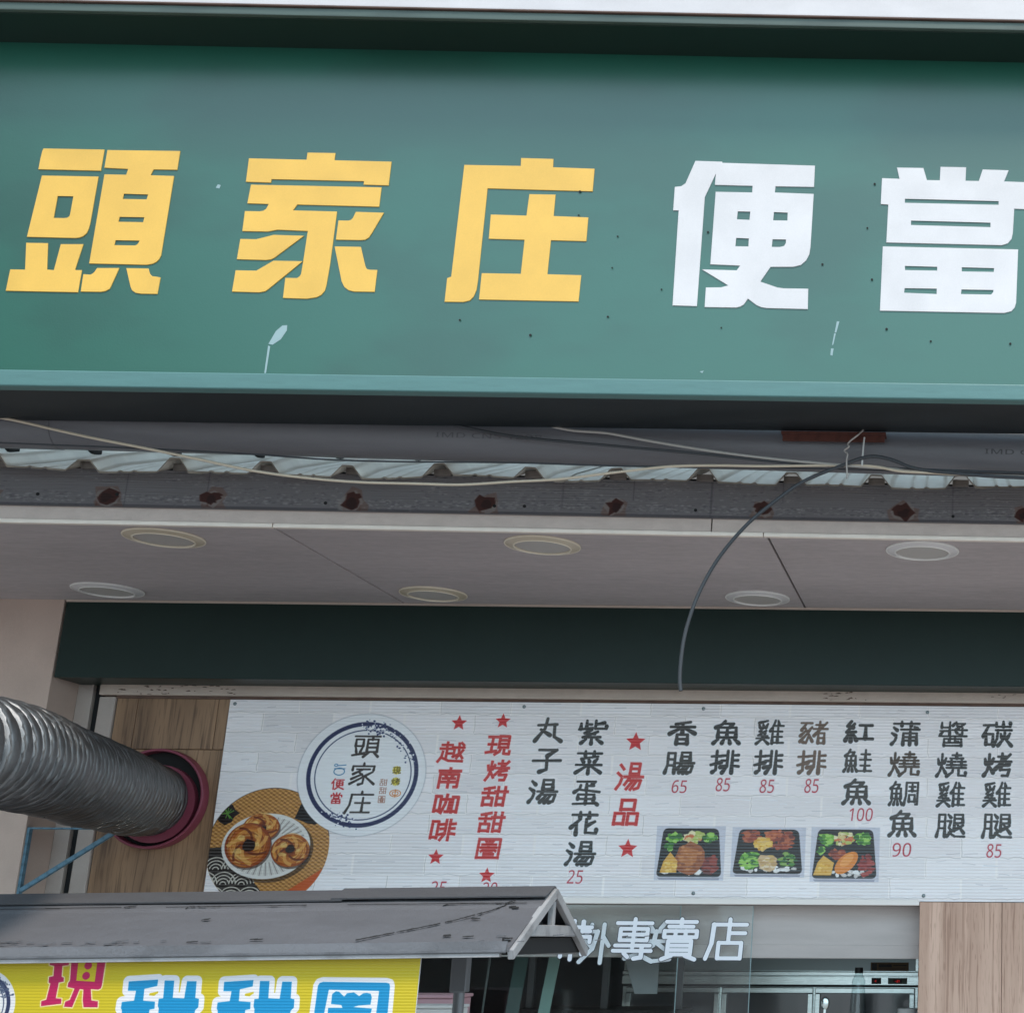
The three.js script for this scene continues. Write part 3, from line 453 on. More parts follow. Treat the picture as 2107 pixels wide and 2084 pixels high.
function paintMenu(c) {
  const R = rng(11);
  whitePaintedBricks(c, MENU, R);
  bunPhoto(c, R);
  // round emblem: white disc, broken navy ring, thin inner ring
  const E = (k, col, lw) => { const [x0, y0, x1, y1] = KEY(k); c.beginPath(); c.ellipse((x0 + x1) / 2, (y0 + y1) / 2, (x1 - x0) / 2, (y1 - y0) / 2, 0, 0, 6.283); if (lw) { c.strokeStyle = col; c.lineWidth = lw; c.stroke(); } else { c.fillStyle = col; c.fill(); } return [(x0 + x1) / 2, (y0 + y1) / 2, (x1 - x0) / 2]; };
  c.save(); c.shadowColor = 'rgba(60,60,80,0.5)'; c.shadowBlur = 4; E('disc', '#f3eff0'); c.restore(); E('disc', 'rgba(150,150,160,0.5)', 1.2);
  const [ex, ey, er] = E('ring', '#232a52', 13); E('ring2', '#3a4462', 3.4);
  for (let i = 0; i < 270; i++) {                              // the ring is printed as if stamped: spatter and gaps at top and lower left
    const side = R() < 0.5 ? 1.35 : R() < 0.6 ? 4.35 : 0.3 + R() * 0.6, a = side + (R() + R() - 1) * 0.42, q = er * (0.9 + (R() + R() - 1) * 0.16), s = 0.8 + R() * 3.4;
    c.fillStyle = R() < 0.62 ? '#2b3560' : '#efebee'; blob(c, ex + q * Math.cos(a), ey + q * Math.sin(a), s, s * 0.8, R, 6, 0.4);
  }
  const [bx0, by0, bx1, by1] = KEY('bowl'); c.strokeStyle = '#4a7fa6'; c.lineWidth = 3; c.lineCap = 'round';
  c.beginPath(); c.ellipse((bx0 + bx1) / 2, (by0 + by1) / 2 - 6, (bx1 - bx0) * 0.44, (by1 - by0) * 0.3, 0, 0, 6.283); c.stroke(); c.beginPath(); c.moveTo(bx0 + 3, by0 + (by1 - by0) * 0.58); c.lineTo(bx1 - 2, by0 + (by1 - by0) * 0.58); c.stroke();
  c.beginPath(); c.ellipse(bx0 + 7, by1 - 5, 5, 3.4, 0, 0, 6.283); c.moveTo(bx0 + 12, by1 - 6); c.lineTo(bx1, by1 - 4); c.stroke();
  for (const k of ['badge']) for (const t of MENU_TEXT.filter((q) => q[1] === k)) { const x = (t[2] + t[4]) / 2, y = (t[3] + t[5]) / 2; c.fillStyle = '#dcc94e'; c.beginPath(); for (let i = 0; i < 24; i++) { const a = (i / 24) * 6.283, r = (i % 2 ? 11.5 : 14.5); c.lineTo(x + r * Math.cos(a), y + r * Math.sin(a)); } c.fill(); }
  { const [x0, y0, x1, y1] = KEY('donut'); c.strokeStyle = '#d9803a'; c.lineWidth = 2.6; for (const q of [0.9, 0.5]) { c.beginPath(); c.ellipse((x0 + x1) / 2, (y0 + y1) / 2, ((x1 - x0) / 2) * q, ((y1 - y0) / 2) * q, 0, 0, 6.283); c.stroke(); } c.beginPath(); c.moveTo((x0 + x1) / 2, y0); c.lineTo((x0 + x1) / 2, y1); c.stroke(); }
  const inks = ['#2c2a27', '#332f2b', '#3a3530', '#2a2826'];
  for (const [ch, kind, x0, y0, x1, y1] of MENU_TEXT) {
    const w = x1 - x0;
    if (kind === 'ink') { c.save(); writeChar(c, ch, x0 - 1.5, y0 - 1.5, x1 + 1.5, y1 + 1.5, w * dense(ch, 0.112) + 4, 'rgba(238,236,240,0.75)', 1, 0.04); writeChar(c, ch, x0, y0, x1, y1, w * dense(ch, 0.112), ch === '豬' || (ch === '排' && x0 > -620) ? '#6a5344' : '醬燒雞'.includes(ch) && x0 > -400 && x0 < -190 ? '#463629' : inks[(R() * 4) | 0], 0.8, 0.04); c.restore(); }
    if (kind === 'red') { writeChar(c, ch, x0 - 2, y0 - 2, x1 + 2, y1 + 2, w * dense(ch, 0.115) + 5, 'rgba(246,226,228,0.9)', 0, 0.1); writeChar(c, ch, x0, y0, x1, y1, w * dense(ch, 0.115), '#c92f2c', 0, 0.1); }
    if (kind === 'star') { star(c, x0 - 3, y0 - 3, x1 + 3, y1 + 3, 'rgba(246,226,228,0.9)'); star(c, x0, y0, x1, y1, '#cf2326'); }
    if (kind === 'logo') writeChar(c, ch, x0, y0, x1, y1, w * 0.085, '#3b322e', 0.5, 0.05);
    if (kind === 'logored') { writeChar(c, ch, x0 - 1, y0 - 1, x1 + 1, y1 + 1, 8, 'rgba(240,225,228,0.9)', 1); writeChar(c, ch, x0, y0, x1, y1, 4.0, '#c4272c', 0.4); }
    if (kind === 'badge') writeChar(c, ch, x0, y0, x1, y1, 2.2, '#5c4d1c', 0.3);
    if (kind === 'small') writeChar(c, ch, x0, y0, x1, y1, 2.1, '#a8705c', 0.3);
    if (ch.startsWith('bento')) bento(c, [x0, y0, x1, y1], rng(90 + +ch[5]), +ch[5]);
  }
  for (const [t, kind, x0, y0, x1, y1] of MENU_TEXT) if (kind === 'price') digits(c, t, x0, y0, x1, y1, '#b5323f', 'rgba(240,228,230,0.9)');
}
const BANNER = { x0: -2916, x1: -1196, y0: 1272, y1: 1714 };
function poly(c, pts) { c.beginPath(); pts.forEach(([x, y], i) => (i ? c.lineTo(x, y) : c.moveTo(x, y))); c.closePath(); }
function paintBanner(c) {
  const R = rng(5), G = BANNER_GLYPHS;
  c.fillStyle = '#cdb71d'; c.fillRect(BANNER.x0, BANNER.y0, 1720, 442);
  const fillAll = (list, color, dx, dy, line) => { c.save(); c.translate(dx, dy); c.lineJoin = 'round'; for (const g of list) { poly(c, g); if (line) { c.strokeStyle = color; c.lineWidth = line; c.stroke(); } c.fillStyle = color; c.fill(); } c.restore(); };
  // emblem at the left end
  c.fillStyle = '#e4e1e2'; disk(c, -2112, 1598, 78); c.strokeStyle = '#2d3558'; c.lineWidth = 8; c.beginPath(); c.arc(-2112, 1598, 64, 0, 6.283); c.stroke(); c.lineWidth = 2.5; c.strokeStyle = '#566078'; c.beginPath(); c.arc(-2112, 1598, 54, 0, 6.283); c.stroke();
  for (let i = 0; i < 90; i++) { const a = 0.75 + (R() + R() - 1) * 0.5, q = 62 + (R() + R() - 1) * 14; c.fillStyle = '#4b5670'; blob(c, -2112 + q * Math.cos(a), 1598 + q * Math.sin(a), 0.8 + 2 * R(), 0.8 + 1.6 * R(), R, 6, 0.4); }
  for (const [x, y] of [[-2074, 1588], [-2078, 1566]]) { c.fillStyle = '#cdb73a'; disk(c, x, y, 11); }
  for (const [ch, x, y] of [['頭', -2128, 1614], ['家', -2131, 1580], ['庄', -2134, 1546]]) writeChar(c, ch, x, y, x + 30, y + 30, 3.2, '#3b322e', 0.5); writeChar(c, '現', -2081, 1581, -2067, 1595, 1.8, '#5c4d1c', 0.3); writeChar(c, '烤', -2085, 1559, -2071, 1573, 1.8, '#5c4d1c', 0.3);
  fillAll(G.now, '#f0dca0', 0, 0, 5); fillAll(G.now, '#bd1757', 0, 0); fillAll(G.nowhole, '#cdb71d', 0, 0); c.fillStyle = '#bd1757';
  for (const [a, b] of G.nowdots) disk(c, a[0], a[1], Math.abs(b[0] - a[0]));
  const dx = Math.round((632 / 3.22) * 1.02);
  for (const [x, y] of [[0, 0], [dx, 0]]) fillAll(G.sweetA, '#e9e6ea', x, y, 23);
  for (const [x, y] of [[0, 0], [dx, 0]]) { fillAll(G.sweetA, '#0a8cc2', x, y); }
  fillAll(G.ring, '#e9e6ea', 0, 0, 20); fillAll(G.ring, '#0a8cc2', 0, 0); fillAll(G.ringin, '#e9e6ea', 0, 0); fillAll(G.roll, '#0a8cc2', 0, 0);
}
// ---------------------------------------------------------------- setting: street, building, awning ceiling
setting(mesh('street', (() => { const g = new THREE.PlaneGeometry(300, 300); g.rotateX(-Math.PI / 2); return metreUV(g); })(), M.asphalt));
setting(mesh('pavement', slab(-9, -0.1, -2.6, 7, 0.12, -4.5, 0.01), M.concrete));

// wall behind the shop front with its opening; laminate panels on it
const wall = setting(thing('wall'));
delete wall.userData.label; delete wall.userData.category;
mesh('wall_core', [slab(-3.6, 1.9, -4.735, 1.6, 2.80, -4.85, 0), slab(-3.6, 0, -4.735, -2.40, 1.9, -4.85, 0), slab(-0.17, 0, -4.735, 1.6, 1.9, -4.85, 0), slab(-2.40, 0, -4.735, -0.17, 0.85, -4.85, 0)], M.plaster, wall);
const joint = 0.003;
for (const [x0, x1, y0, y1, m] of [                            // walnut laminate left of the menu board, jointed
  [-2.724, -2.660, 2.3075, 2.468, M.walnut], [-2.6588, -2.409, 2.3075, 2.468, M.walnut], [-2.4078, -2.30, 2.3075, 2.468, M.walnut],
  [-2.724, -2.30, 1.60, 2.306, M.walnut], [-2.724, -2.30, 0.86, 1.597, M.walnut]]) {
  const g = slab(x0, y0, -4.738, x1, y1, -4.706, 0.0015), k = hash(x0, y0), uv = g.attributes.uv;
  for (let i = 0; i < uv.count; i++) uv.setXY(i, uv.getX(i) + k * 0.37, uv.getY(i) + k * 0.6);
  mesh('panel', g, m, wall);
}
mesh('panel', slab(-2.297, 1.866, -4.738, 1.5, 2.466, -4.711, 0.001), M.brownStrip, wall);
for (const [x0, x1] of [[-0.1855, 0.067], [0.0682, 0.68], [0.683, 1.5]]) {      // pale oak laminate right of the counter opening
  const g = slab(x0, 0.02, -4.74, x1, 1.856, -4.690, 0.0015), k = hash(x0, 3), uv = g.attributes.uv;
  for (let i = 0; i < uv.count; i++) uv.setXY(i, uv.getX(i) + k * 0.31, uv.getY(i) + k * 0.7);
  mesh('panel', g, M.oak, wall);
}
mesh('door_frame', [slab(-2.777, 0.1, -4.74, -2.727, 2.470, -4.698, 0.004)], M.plasterPale, wall);
mesh('frame_gap', slab(-2.800, 0.1, -4.74, -2.778, 2.506, -4.716, 0), M.dark, wall);
mesh('reveal_strip', slab(-2.848, 0.1, -4.74, -2.801, 2.75, -4.700, 0.001), M.plasterPale, wall);
mesh('cornice', slab(-2.776, 2.4745, -4.74, 1.5, 2.512, -4.690, 0.003), M.cream, wall);
mesh('brown_strip', slab(-2.726, 2.4655, -4.74, 1.5, 2.474, -4.700, 0.001), M.brownStrip, wall);
mesh('ledge', slab(-2.38, 1.8455, -4.74, -0.1875, 1.8625, -4.684, 0.002), M.ledge, wall);
{                                                              // flaking paint on the cornice
  const R = rng(77), flakes = [];
  for (const [xa, xb, n] of [[-2.74, -2.35, 34], [-0.52, -0.36, 16], [0.0, 0.12, 6]]) for (let i = 0; i < n; i++) {
    const x = lerp(xa, xb, R()), y = 2.477 + 0.03 * R(), a = 0.004 + 0.016 * R();
    flakes.push(new THREE.ShapeGeometry(shapeOf([[x * 1000, y * 1000], [(x + a) * 1000, (y + 0.003 * (R() - 0.3)) * 1000], [(x + a * 0.7) * 1000, (y + 0.0035 * R() + 0.0015) * 1000], [(x + a * 0.2) * 1000, (y + 0.002) * 1000]])).translate(0, 0, -4.6892));
  }
  const f = mesh('flaked_paint', flakes, M.brownStrip, wall); f.userData.kind = 'stuff';
}

// brick red block of flats across the street to the left, behind the photographer
{
  const t = thing('apartment_building', 'brown block of flats across the street, behind the photographer on the left', 'building', [-23.5, 0, 18]);
  mesh('wall', slab(-9, 0, 8, 7.5, 15, -8, 0.02), M.brick, t);
  for (let k = 0; k < 4; k++) { mesh('balcony', slab(-8, 3.2 + k * 3.2, -9.1, 6.5, 4.2 + k * 3.2, -8.01, 0.02), M.concrete, t); for (const x of [-6, -2, 2]) mesh('window', slab(x, 4.3 + k * 3.2, -8.03, x + 2, 5.8 + k * 3.2, -8.005, 0), M.black, t); }
}

const pillar = tag(mesh('pillar', slab(-3.9, 0, -4.56, -2.849, 2.752, -4.9, 0.002), M.plaster), 'beige plastered pillar at the left end of the dark green inner beam', 'pillar');

// wall above the awning, behind the signs, and the slab that juts out over them
setting(mesh('upper_wall', slab(-6, 2.802, -4.66, 4, 9, -7.3, 0), M.concrete));

// boarded ceiling under the awning
const YAW = 0.025;                                             // the awning edge is not quite parallel to the shop front
const edgeZ = (x) => -3.668 - Math.sin(YAW) * (x + 1.2);
const ceiling = setting(thing('ceiling')); delete ceiling.userData.label; delete ceiling.userData.category;
for (const [x0, x1] of [[-4.0, -3.046], [-3.040, -1.811], [-1.805, -0.564], [-0.558, 0.684], [0.690, 1.6]]) {
  const s = new THREE.Shape([[x0, edgeZ(x0) - 0.012], [x1, edgeZ(x1) - 0.012], [x1, -4.60], [x0, -4.60]].map(([x, z]) => new THREE.Vector2(x, -z)));
  const g = new THREE.ExtrudeGeometry(s, { depth: 0.012, bevelEnabled: true, bevelSize: 0.0012, bevelThickness: 0.0012, bevelSegments: 1, bevelOffset: -0.0012 });
  g.rotateX(-Math.PI / 2); g.translate(0, 2.751, 0);           // shape y = -z
  metreUV(g); const uv = g.attributes.uv, k = hash(x0, 7); for (let i = 0; i < uv.count; i++) uv.setXY(i, uv.getX(i) + k, uv.getY(i) + k * 0.5);
  mesh('ceiling_panel', g, M.soffit, ceiling);
}
for (const [x, z] of [[-1.93, -4.35], [-0.66, -4.02], [-1.70, -4.30], [-1.70, -3.86], [-0.45, -4.30], [-2.40, -3.95]]) { const o = mesh('screw', new THREE.SphereGeometry(0.0035, 8, 6).scale(1, 0.3, 1), M.fridgeDark, ceiling); o.position.set(x, 2.7505, z); }
mesh('ceiling_void', slab(-4.0, 2.767, -3.72, 1.6, 2.785, -4.72, 0), M.dark, ceiling);

// ---------------------------------------------------------------- inner beam over the shop front
{
  const t = thing('green_beam', 'dark green box beam under the ceiling above the menu board', 'beam');
  mesh('beam_face', slab(-2.842, 2.5065, -4.56, 1.55, 2.746, -4.72, 0.0025), M.fascia, t);
  mesh('edge_strip', slab(-2.842, 2.7425, -4.5545, 1.55, 2.7495, -4.5595, 0.001), M.cream, t);
}

// ---------------------------------------------------------------- recessed downlights
{
  const lathe = (pts) => new THREE.LatheGeometry(pts.map(([r, y]) => new THREE.Vector2(r, y)), 72);
  const rim = lathe([[0.097, 0.001], [0.097, -0.003], [0.095, -0.0045], [0.078, -0.0085], [0.0745, -0.0095], [0.0715, -0.0092], [0.0705, -0.0070], [0.0705, 0.0]]);
  const disc = lathe([[0.0, -0.0055], [0.0700, -0.0065], [0.0704, -0.003]]);
  const ringOut = new THREE.TorusGeometry(0.0956, 0.0021, 8, 72).rotateX(Math.PI / 2).translate(0, -0.0034, 0), ringIn = new THREE.TorusGeometry(0.0725, 0.0023, 8, 72).rotateX(Math.PI / 2).translate(0, -0.0090, 0);
  const spots = [
    [-2.139, -3.788, M.champagne, 'champagne coloured ceiling downlight in the front row, nearest the left edge of the picture'],
    [-1.167, -3.816, M.champagne, 'champagne coloured ceiling downlight in the middle of the front row, its rim worn'],
    [-0.165, -3.828, M.silver, 'silver rimmed ceiling downlight at the right end of the front row'],
    [-2.634, -4.411, M.silver, 'silver rimmed ceiling downlight above the left end of the green beam'],
    [-1.665, -4.415, M.champagne, 'champagne coloured ceiling downlight of the back row, right beside a ceiling joint'],
    [-0.689, -4.424, M.silver, 'silver rimmed ceiling downlight of the back row, just right of the hanging black cable'],
  ];
  for (const [x, z, m, label] of spots) {
    const t = thing('downlight', label, 'downlight', [x, 2.7505, z], 'downlights in the ceiling under the awning');
    mesh('rim', rim, m, t); mesh('diffuser', disc, M.diffuser, t);
    const edge = m === M.silver ? M.lip : M.lipWarm;
    mesh('outer_edge', ringOut, edge, t); mesh('inner_edge', ringIn, edge, t);
  }
}

// ---------------------------------------------------------------- front edge of the awning: trim boards, steel beam, corrugated sheets, pipe
function awning(name, label, category) { const t = thing(name, label, category, [-1.2, 0, -3.668]); t.rotation.y = YAW; return t; }
{
  const t = awning('trim_board', 'pale painted trim board along the front edge of the boarded ceiling', 'trim');
  for (const [x0, x1] of [[-2.8, 0.4985], [0.5015, 2.8]]) mesh('board', slab(x0, 2.7535, 0, x1, 2.7905, -0.012, 0.001), M.trim, t);
  for (const [x0, x1] of [[-2.8, -0.598], [-0.596, 0.632], [0.634, 2.8]]) mesh('bead', slab(x0, 2.7425, 0.0035, x1, 2.7530, -0.012, 0.002), M.bead, t);
}
{
  const t = awning('steel_beam', 'grey galvanised steel beam with rust patches under the corrugated sheets', 'beam');
  const L = 5.6, rusty = canvasTex(2048, 64, (c, w, h) => {      // zinc spangle, rust where bolts were welded; the spots are wear, not shade
    const R = rng(3), X = (x) => ((x + 1.2 + 2.8) / L) * w, Y = (y) => h - ((y - 2.787) / 0.092) * h;
    c.fillStyle = '#a7a0a2'; c.fillRect(0, 0, w, h);
    for (let i = 0; i < 5200; i++) { const x = R() * w, q = R(), y = q < 0.45 ? h * (0.66 + 0.2 * R()) : h * R(), d = vnoise(x / 60, y / 30, 64, 64, 2); if (q >= 0.45 && d < 0.5) continue; c.fillStyle = R() < 0.6 ? `rgba(222,216,216,${0.25 + 0.45 * R()})` : 'rgba(104,100,108,0.4)'; c.fillRect(x, y, 1 + 3.2 * R(), 1 + R()); }
    for (let i = 0; i < 26; i++) { c.fillStyle = 'rgba(78,75,84,0.35)'; c.fillRect(R() * w, 0, 1, h * (0.5 + 0.5 * R())); }
    c.fillStyle = 'rgba(80,78,86,0.5)'; c.fillRect(0, h * 0.94, w, h * 0.06);
    for (const x of [-2.211, -1.954, -1.607, -1.273, -0.948, -0.572, -0.209, 0.096, -2.50, 0.42, 0.75]) {
      const y = 2.811 + 0.003 * (R() - 0.5), rx = 6 + 4.5 * R(), ry = 10 + 6 * R();
      c.fillStyle = 'rgba(150,92,66,0.35)'; blob(c, X(x) + 2, Y(y) + 6, rx + 5, ry + 9, R, 11, 0.35); c.fillStyle = 'rgba(120,62,44,0.4)'; for (let k = 0; k < 4; k++) c.fillRect(X(x) + (R() - 0.5) * rx * 2, Y(y), 1.2, 8 + 16 * R());
      c.fillStyle = 'rgba(196,188,184,0.6)'; blob(c, X(x), Y(y), rx + 2, ry + 3, R, 10, 0.3);
      c.fillStyle = '#5a2a22'; blob(c, X(x), Y(y), rx, ry, R, 9, 0.42); blob(c, X(x) + rx * (R() - 0.5), Y(y) - ry * 0.5, rx * 0.8, ry * 0.45, R, 7, 0.3); c.fillStyle = '#421c17'; blob(c, X(x) + 2 * R(), Y(y) + 2, rx * 0.6, ry * 0.6, R, 9, 0.35);
    }
  });
  const mBeam = std({ map: rusty, roughness: 0.62, bumpMap: bumpy(0.2), bumpScale: 0.02 });
  const face = new THREE.PlaneGeometry(L, 0.097); face.translate(0, 2.8355, 0.0125);
  mesh('web', slab(-2.8, 2.788, 0.012, 2.8, 2.885, 0.006, 0), M.pvc, t);
  mesh('web_face', face, mBeam, t);
  mesh('flange', [slab(-2.8, 2.7875, 0.006, 2.8, 2.7935, -0.045, 0), slab(-2.8, 2.879, 0.006, 2.8, 2.885, -0.045, 0)], M.pvc, t);
  const hole = cyl(0.0042, 0.0042, 0.002, 12).rotateX(Math.PI / 2);
  for (const [x, y] of [[-2.377, 2.815], [-2.184, 2.818], [-1.669, 2.806], [-1.248, 2.807], [-1.173, 2.808], [-0.741, 2.806], [-0.082, 2.803]]) { const o = mesh('bolt_hole', hole, M.hole, t); o.position.set(x + 1.2, y, 0.0128); }
}
{
  // ridges stand where the photograph shows them; the sheets fall towards the street
  const t = awning('corrugated_roof', 'pale blue green corrugated metal awning sheets with dented edges above the steel beam', 'roof');
  const ridges = []; for (let i = -3; i <= 20; i++) ridges.push(-2.466 + i * 0.2186 + 0.016 * (hash(i, 3) - 0.5));
  const R = rng(21), slope = 0.40, deep = 0.62;
  const heightAt = (x) => {                                    // cross section
    let h = 0; for (const r of ridges) { const d = Math.abs(x - r); if (d < 0.046) h = Math.max(h, 0.033 * (1 - clamp((d - 0.013) / 0.026))); for (const q of [0.092, 0.128]) { const e = Math.abs(x - r - q); if (e < 0.007) h = Math.max(h, 0.0035 * (1 - step(0.002, 0.007, e))); } }
    return h;
  };
  const spans = [[-3.9, -1.95], [-1.98, -1.06], [-1.09, 0.0], [-0.03, 1.5]];
  spans.forEach(([xa, xb], si) => {
    const nx = Math.round((xb - xa) / 0.004), nz = 14, P = [], I = [], V = [], lift = si % 2 ? 0.0025 : 0;
    for (const top of [1, 0]) for (let j = 0; j <= nz; j++) for (let i = 0; i <= nx; i++) {
      const x = lerp(xa, xb, i / nx), f = j / nz, front = Math.max(0, 1 - f * 7);
      const dent = front * (0.015 * (vnoise(x * 4.5, 1, 512, 8, 4) - 0.5) + 0.0012 * (vnoise(x * 16, 2, 512, 8, 5) - 0.5)) + 0.003 * (fbm(fract(x * 0.2), f, 20, 6, 2, 6) - 0.5);
      const sag = -0.010 * front * Math.exp(-(((x + 1.60) / 0.38) ** 2)), out = front * 0.030 * (vnoise(x * 5, 9, 512, 8, 8) - 0.5);
      let dirt = 0; for (const r of ridges) { const d = Math.abs(x - r); dirt = Math.max(dirt, 0.75 * (1 - step(0.002, 0.008, Math.abs(d - 0.040))), 0.5 * (1 - step(0.002, 0.006, Math.abs(d - 0.015)))); for (const q of [0.092, 0.128]) dirt = Math.max(dirt, 0.6 * (1 - step(0.001, 0.006, Math.abs(x - r - q)))); }
      dirt = clamp(dirt * (0.55 + 0.6 * vnoise(x * 8, f * 5, 512, 16, 14)) + 0.22 * step(0.5, 0.9, vnoise(x * 7, f * 4, 512, 16, 15)) + 0.5 * Math.max(0, 1 - f * 26) * vnoise(x * 40, 1, 512, 8, 16));
      V.push(lerp(1, 0.42, dirt), lerp(1, 0.34, dirt), lerp(1, 0.28, dirt));
      P.push(x + 1.2 + 0.004 * front * (vnoise(x * 14, 5, 512, 8, 9) - 0.5), 2.8690 + heightAt(x) * (1 + 0.2 * (vnoise(x * 4, 3, 512, 8, 7) - 0.5)) + slope * deep * f * 1.0 + dent + sag + lift - (top ? 0 : 0.0012), 0.062 + out - deep * f);
    }
    const row = nx + 1, lay = row * (nz + 1);
    for (let j = 0; j < nz; j++) for (let i = 0; i < nx; i++) { const a = j * row + i, b = a + 1, c = a + row, d = c + 1; I.push(a, b, c, b, d, c, lay + a, lay + c, lay + b, lay + b, lay + c, lay + d); }
    const g = new THREE.BufferGeometry(); g.setAttribute('position', new THREE.Float32BufferAttribute(P, 3)); g.setAttribute('color', new THREE.Float32BufferAttribute(V, 3)); g.setIndex(I); g.computeVertexNormals();
    const s = mesh('sheet', metreUV(g), M.sheet, t);
    const E = [], EI = []; for (let i = 0; i <= nx; i++) for (const o of [i * 3, (lay + i) * 3]) E.push(P[o], P[o + 1] + (o < lay * 3 ? 0.0010 : -0.0022), P[o + 2] + 0.0008);
    for (let i = 0; i < nx; i++) EI.push(2 * i, 2 * i + 1, 2 * i + 2, 2 * i + 2, 2 * i + 1, 2 * i + 3);
    const eg = new THREE.BufferGeometry(); eg.setAttribute('position', new THREE.Float32BufferAttribute(E, 3)); eg.setIndex(EI); eg.computeVertexNormals();
    mesh('sheet_edge', metreUV(eg), M.sheetEdge, t);
  });
  for (const r of ridges) if (r > -2.9 && r < 0.6) { const x = r + 1.2, f = 0.36 / deep; mesh('foam_block', bar([x - 0.034, 2.897 + slope * 0.36, 0.062 - 0.36], [x + 0.034, 2.897 + slope * 0.36, 0.062 - 0.36], 0.05, 0.05, [0, 1, 0]), M.foam, t); }
  for (const r of ridges) if (r > -3.2 && r < 1.4) mesh('closure', bar([r + 1.2 - 0.021, 2.8870, 0.030], [r + 1.2 + 0.021, 2.8870, 0.030], 0.017, 0.012, [0, 0, 1]), M.closure, t);
  mesh('filler', slab(-2.8, 2.8855, -0.012, 2.8, 2.897, -0.03, 0), M.foam, t);
}
{
  const t = thing('drain_pipe', 'grey plastic pipe running under the green shop sign', 'pipe', [-1.16, 2.9405, -3.532]);
  t.rotation.z = -0.0156; t.rotation.y = 0.006;
  const g = cyl(0.055, 0.055, 5.4, 48).rotateZ(Math.PI / 2); mesh('pipe_wall', g, M.pvc, t);
  mesh('joint_sleeve', cyl(0.0564, 0.0564, 1.6, 48).rotateZ(Math.PI / 2).translate(-1.92, 0, 0), M.pvc, t);
  const marks = canvasTex(2048, 64, (c, w, h) => { c.clearRect(0, 0, w, h); c.fillStyle = 'rgba(70,66,68,0.55)'; c.font = '32px sans-serif'; c.fillText('\u2295 IMD CNS 1298', 1700, 46); c.fillStyle = 'rgba(70,66,68,0.35)'; c.fillText('\u2295 IMD CNS 1298', 640, 46); });
  const curved = new THREE.CylinderGeometry(0.0553, 0.0553, 2.6, 24, 1, true, 0, 0.6); curved.rotateZ(Math.PI / 2);
  const uv = curved.attributes.uv; for (let i = 0; i < uv.count; i++) { const u = uv.getX(i), v = uv.getY(i); uv.setXY(i, 1 - v, u); }
  const p = mesh('printed_marks', curved, std({ map: marks, transparent: true, roughness: 0.5 }), t); p.rotation.x = 0.42; p.position.x = 0.27;
  const R = rng(8); for (const [x, y] of [[-0.99, 0.032], [-0.975, 0.027], [-0.965, 0.030], [-0.945, 0.024], [-0.87, 0.02], [-0.90, 0.03]]) mesh('paint_splash', new THREE.SphereGeometry(0.0045 + 0.004 * R(), 8, 6).scale(0.8, 1.3, 0.12).translate(x, y, Math.sqrt(0.0567 ** 2 - y * y)), M.scuff, t);
}
// ---------------------------------------------------------------- the green shop sign and the white one above it
{
  const t = thing('shop_sign', 'large green shop sign with yellow and white Chinese characters', 'sign', [0, 2.95, -3.22]);
  const y = (v) => v - 2.95;
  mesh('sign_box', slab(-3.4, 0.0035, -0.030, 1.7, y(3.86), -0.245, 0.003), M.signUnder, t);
  const face = new THREE.PlaneGeometry(5.08, y(3.845) - y(2.985)); face.translate(-0.85, (y(3.845) + y(2.985)) / 2, -0.0155); const fuv = metreUV(face);
  mesh('sign_face', fuv, M.signFace, t);
  mesh('bottom_rail', [slab(-3.4, 0.001, 0, 1.7, y(2.9905), -0.0325, 0.004)], M.signFrame, t);
  mesh('top_rail', slab(-3.4, y(3.8415), 0.117, 1.7, y(3.8625), 0.105, 0.002), M.topRail, t);
  mesh('soffit', slab(-3.4, y(3.8405), 0.1048, 1.7, y(3.858), -0.028, 0.001), M.overhang, t);
  for (const [k, m] of [['head', M.yellow], ['house', M.yellow], ['farm', M.yellow], ['handy', M.white], ['meal', M.white]]) {
    const shapes = SIGN_GLYPHS[k].map((p) => shapeOf(p.edge, p.holes, 0.001, 0, 2.95));
    const g = new THREE.ExtrudeGeometry(shapes, { depth: 0.0015, bevelEnabled: true, bevelSize: 0.0006, bevelThickness: 0.0006, bevelSegments: 1, bevelOffset: -0.0006 });
    g.translate(0, 0, -0.0153); mesh('character', metreUV(g), m, t);
  }
  const hole = new THREE.CircleGeometry(0.0038, 10), R = rng(4);
  for (const [hx, hy] of [[-975, 3468], [-973, 3406], [-877, 3353], [-884, 3272], [-765, 3219], [-885, 3148], [-620, 3125], [-1060, 3099], [-665, 3368], [-391, 3290], [-274, 3502], [-288, 3386], [-273, 3253], [-235, 3128], [-131, 3099], [55, 3096], [-1226, 3134]]) {
    const o = mesh('screw_hole', hole, M.hole, t); o.position.set(hx / 1000, hy / 1000 - 2.95, -0.0130); o.scale.setScalar(0.5 + 0.35 * R()); }
  const scratch = [[[-1658, 2996], [-1654, 2996], [-1653, 3062], [-1658, 3064]], [[-1658, 3068], [-1645, 3100], [-1632, 3114], [-1621, 3115], [-1620, 3102], [-1631, 3080], [-1648, 3066]],
    [[-352, 3146], [-346, 3146], [-352, 3118], [-356, 3118]], [[-357, 3116], [-353, 3116], [-358, 3088], [-361, 3086]], [[-363, 3078], [-357, 3078], [-359, 3060], [-364, 3062]], [[-1833, 3462], [-1824, 3460], [-1822, 3469], [-1829, 3471]], [[-664, 3016], [-655, 3018], [-658, 3012]]];
  for (const s of scratch) mesh('scuff_mark', new THREE.ShapeGeometry(shapeOf(s, [], 0.001, 0, 2.95)).translate(0, 0, -0.0149), M.scuff, t);
}
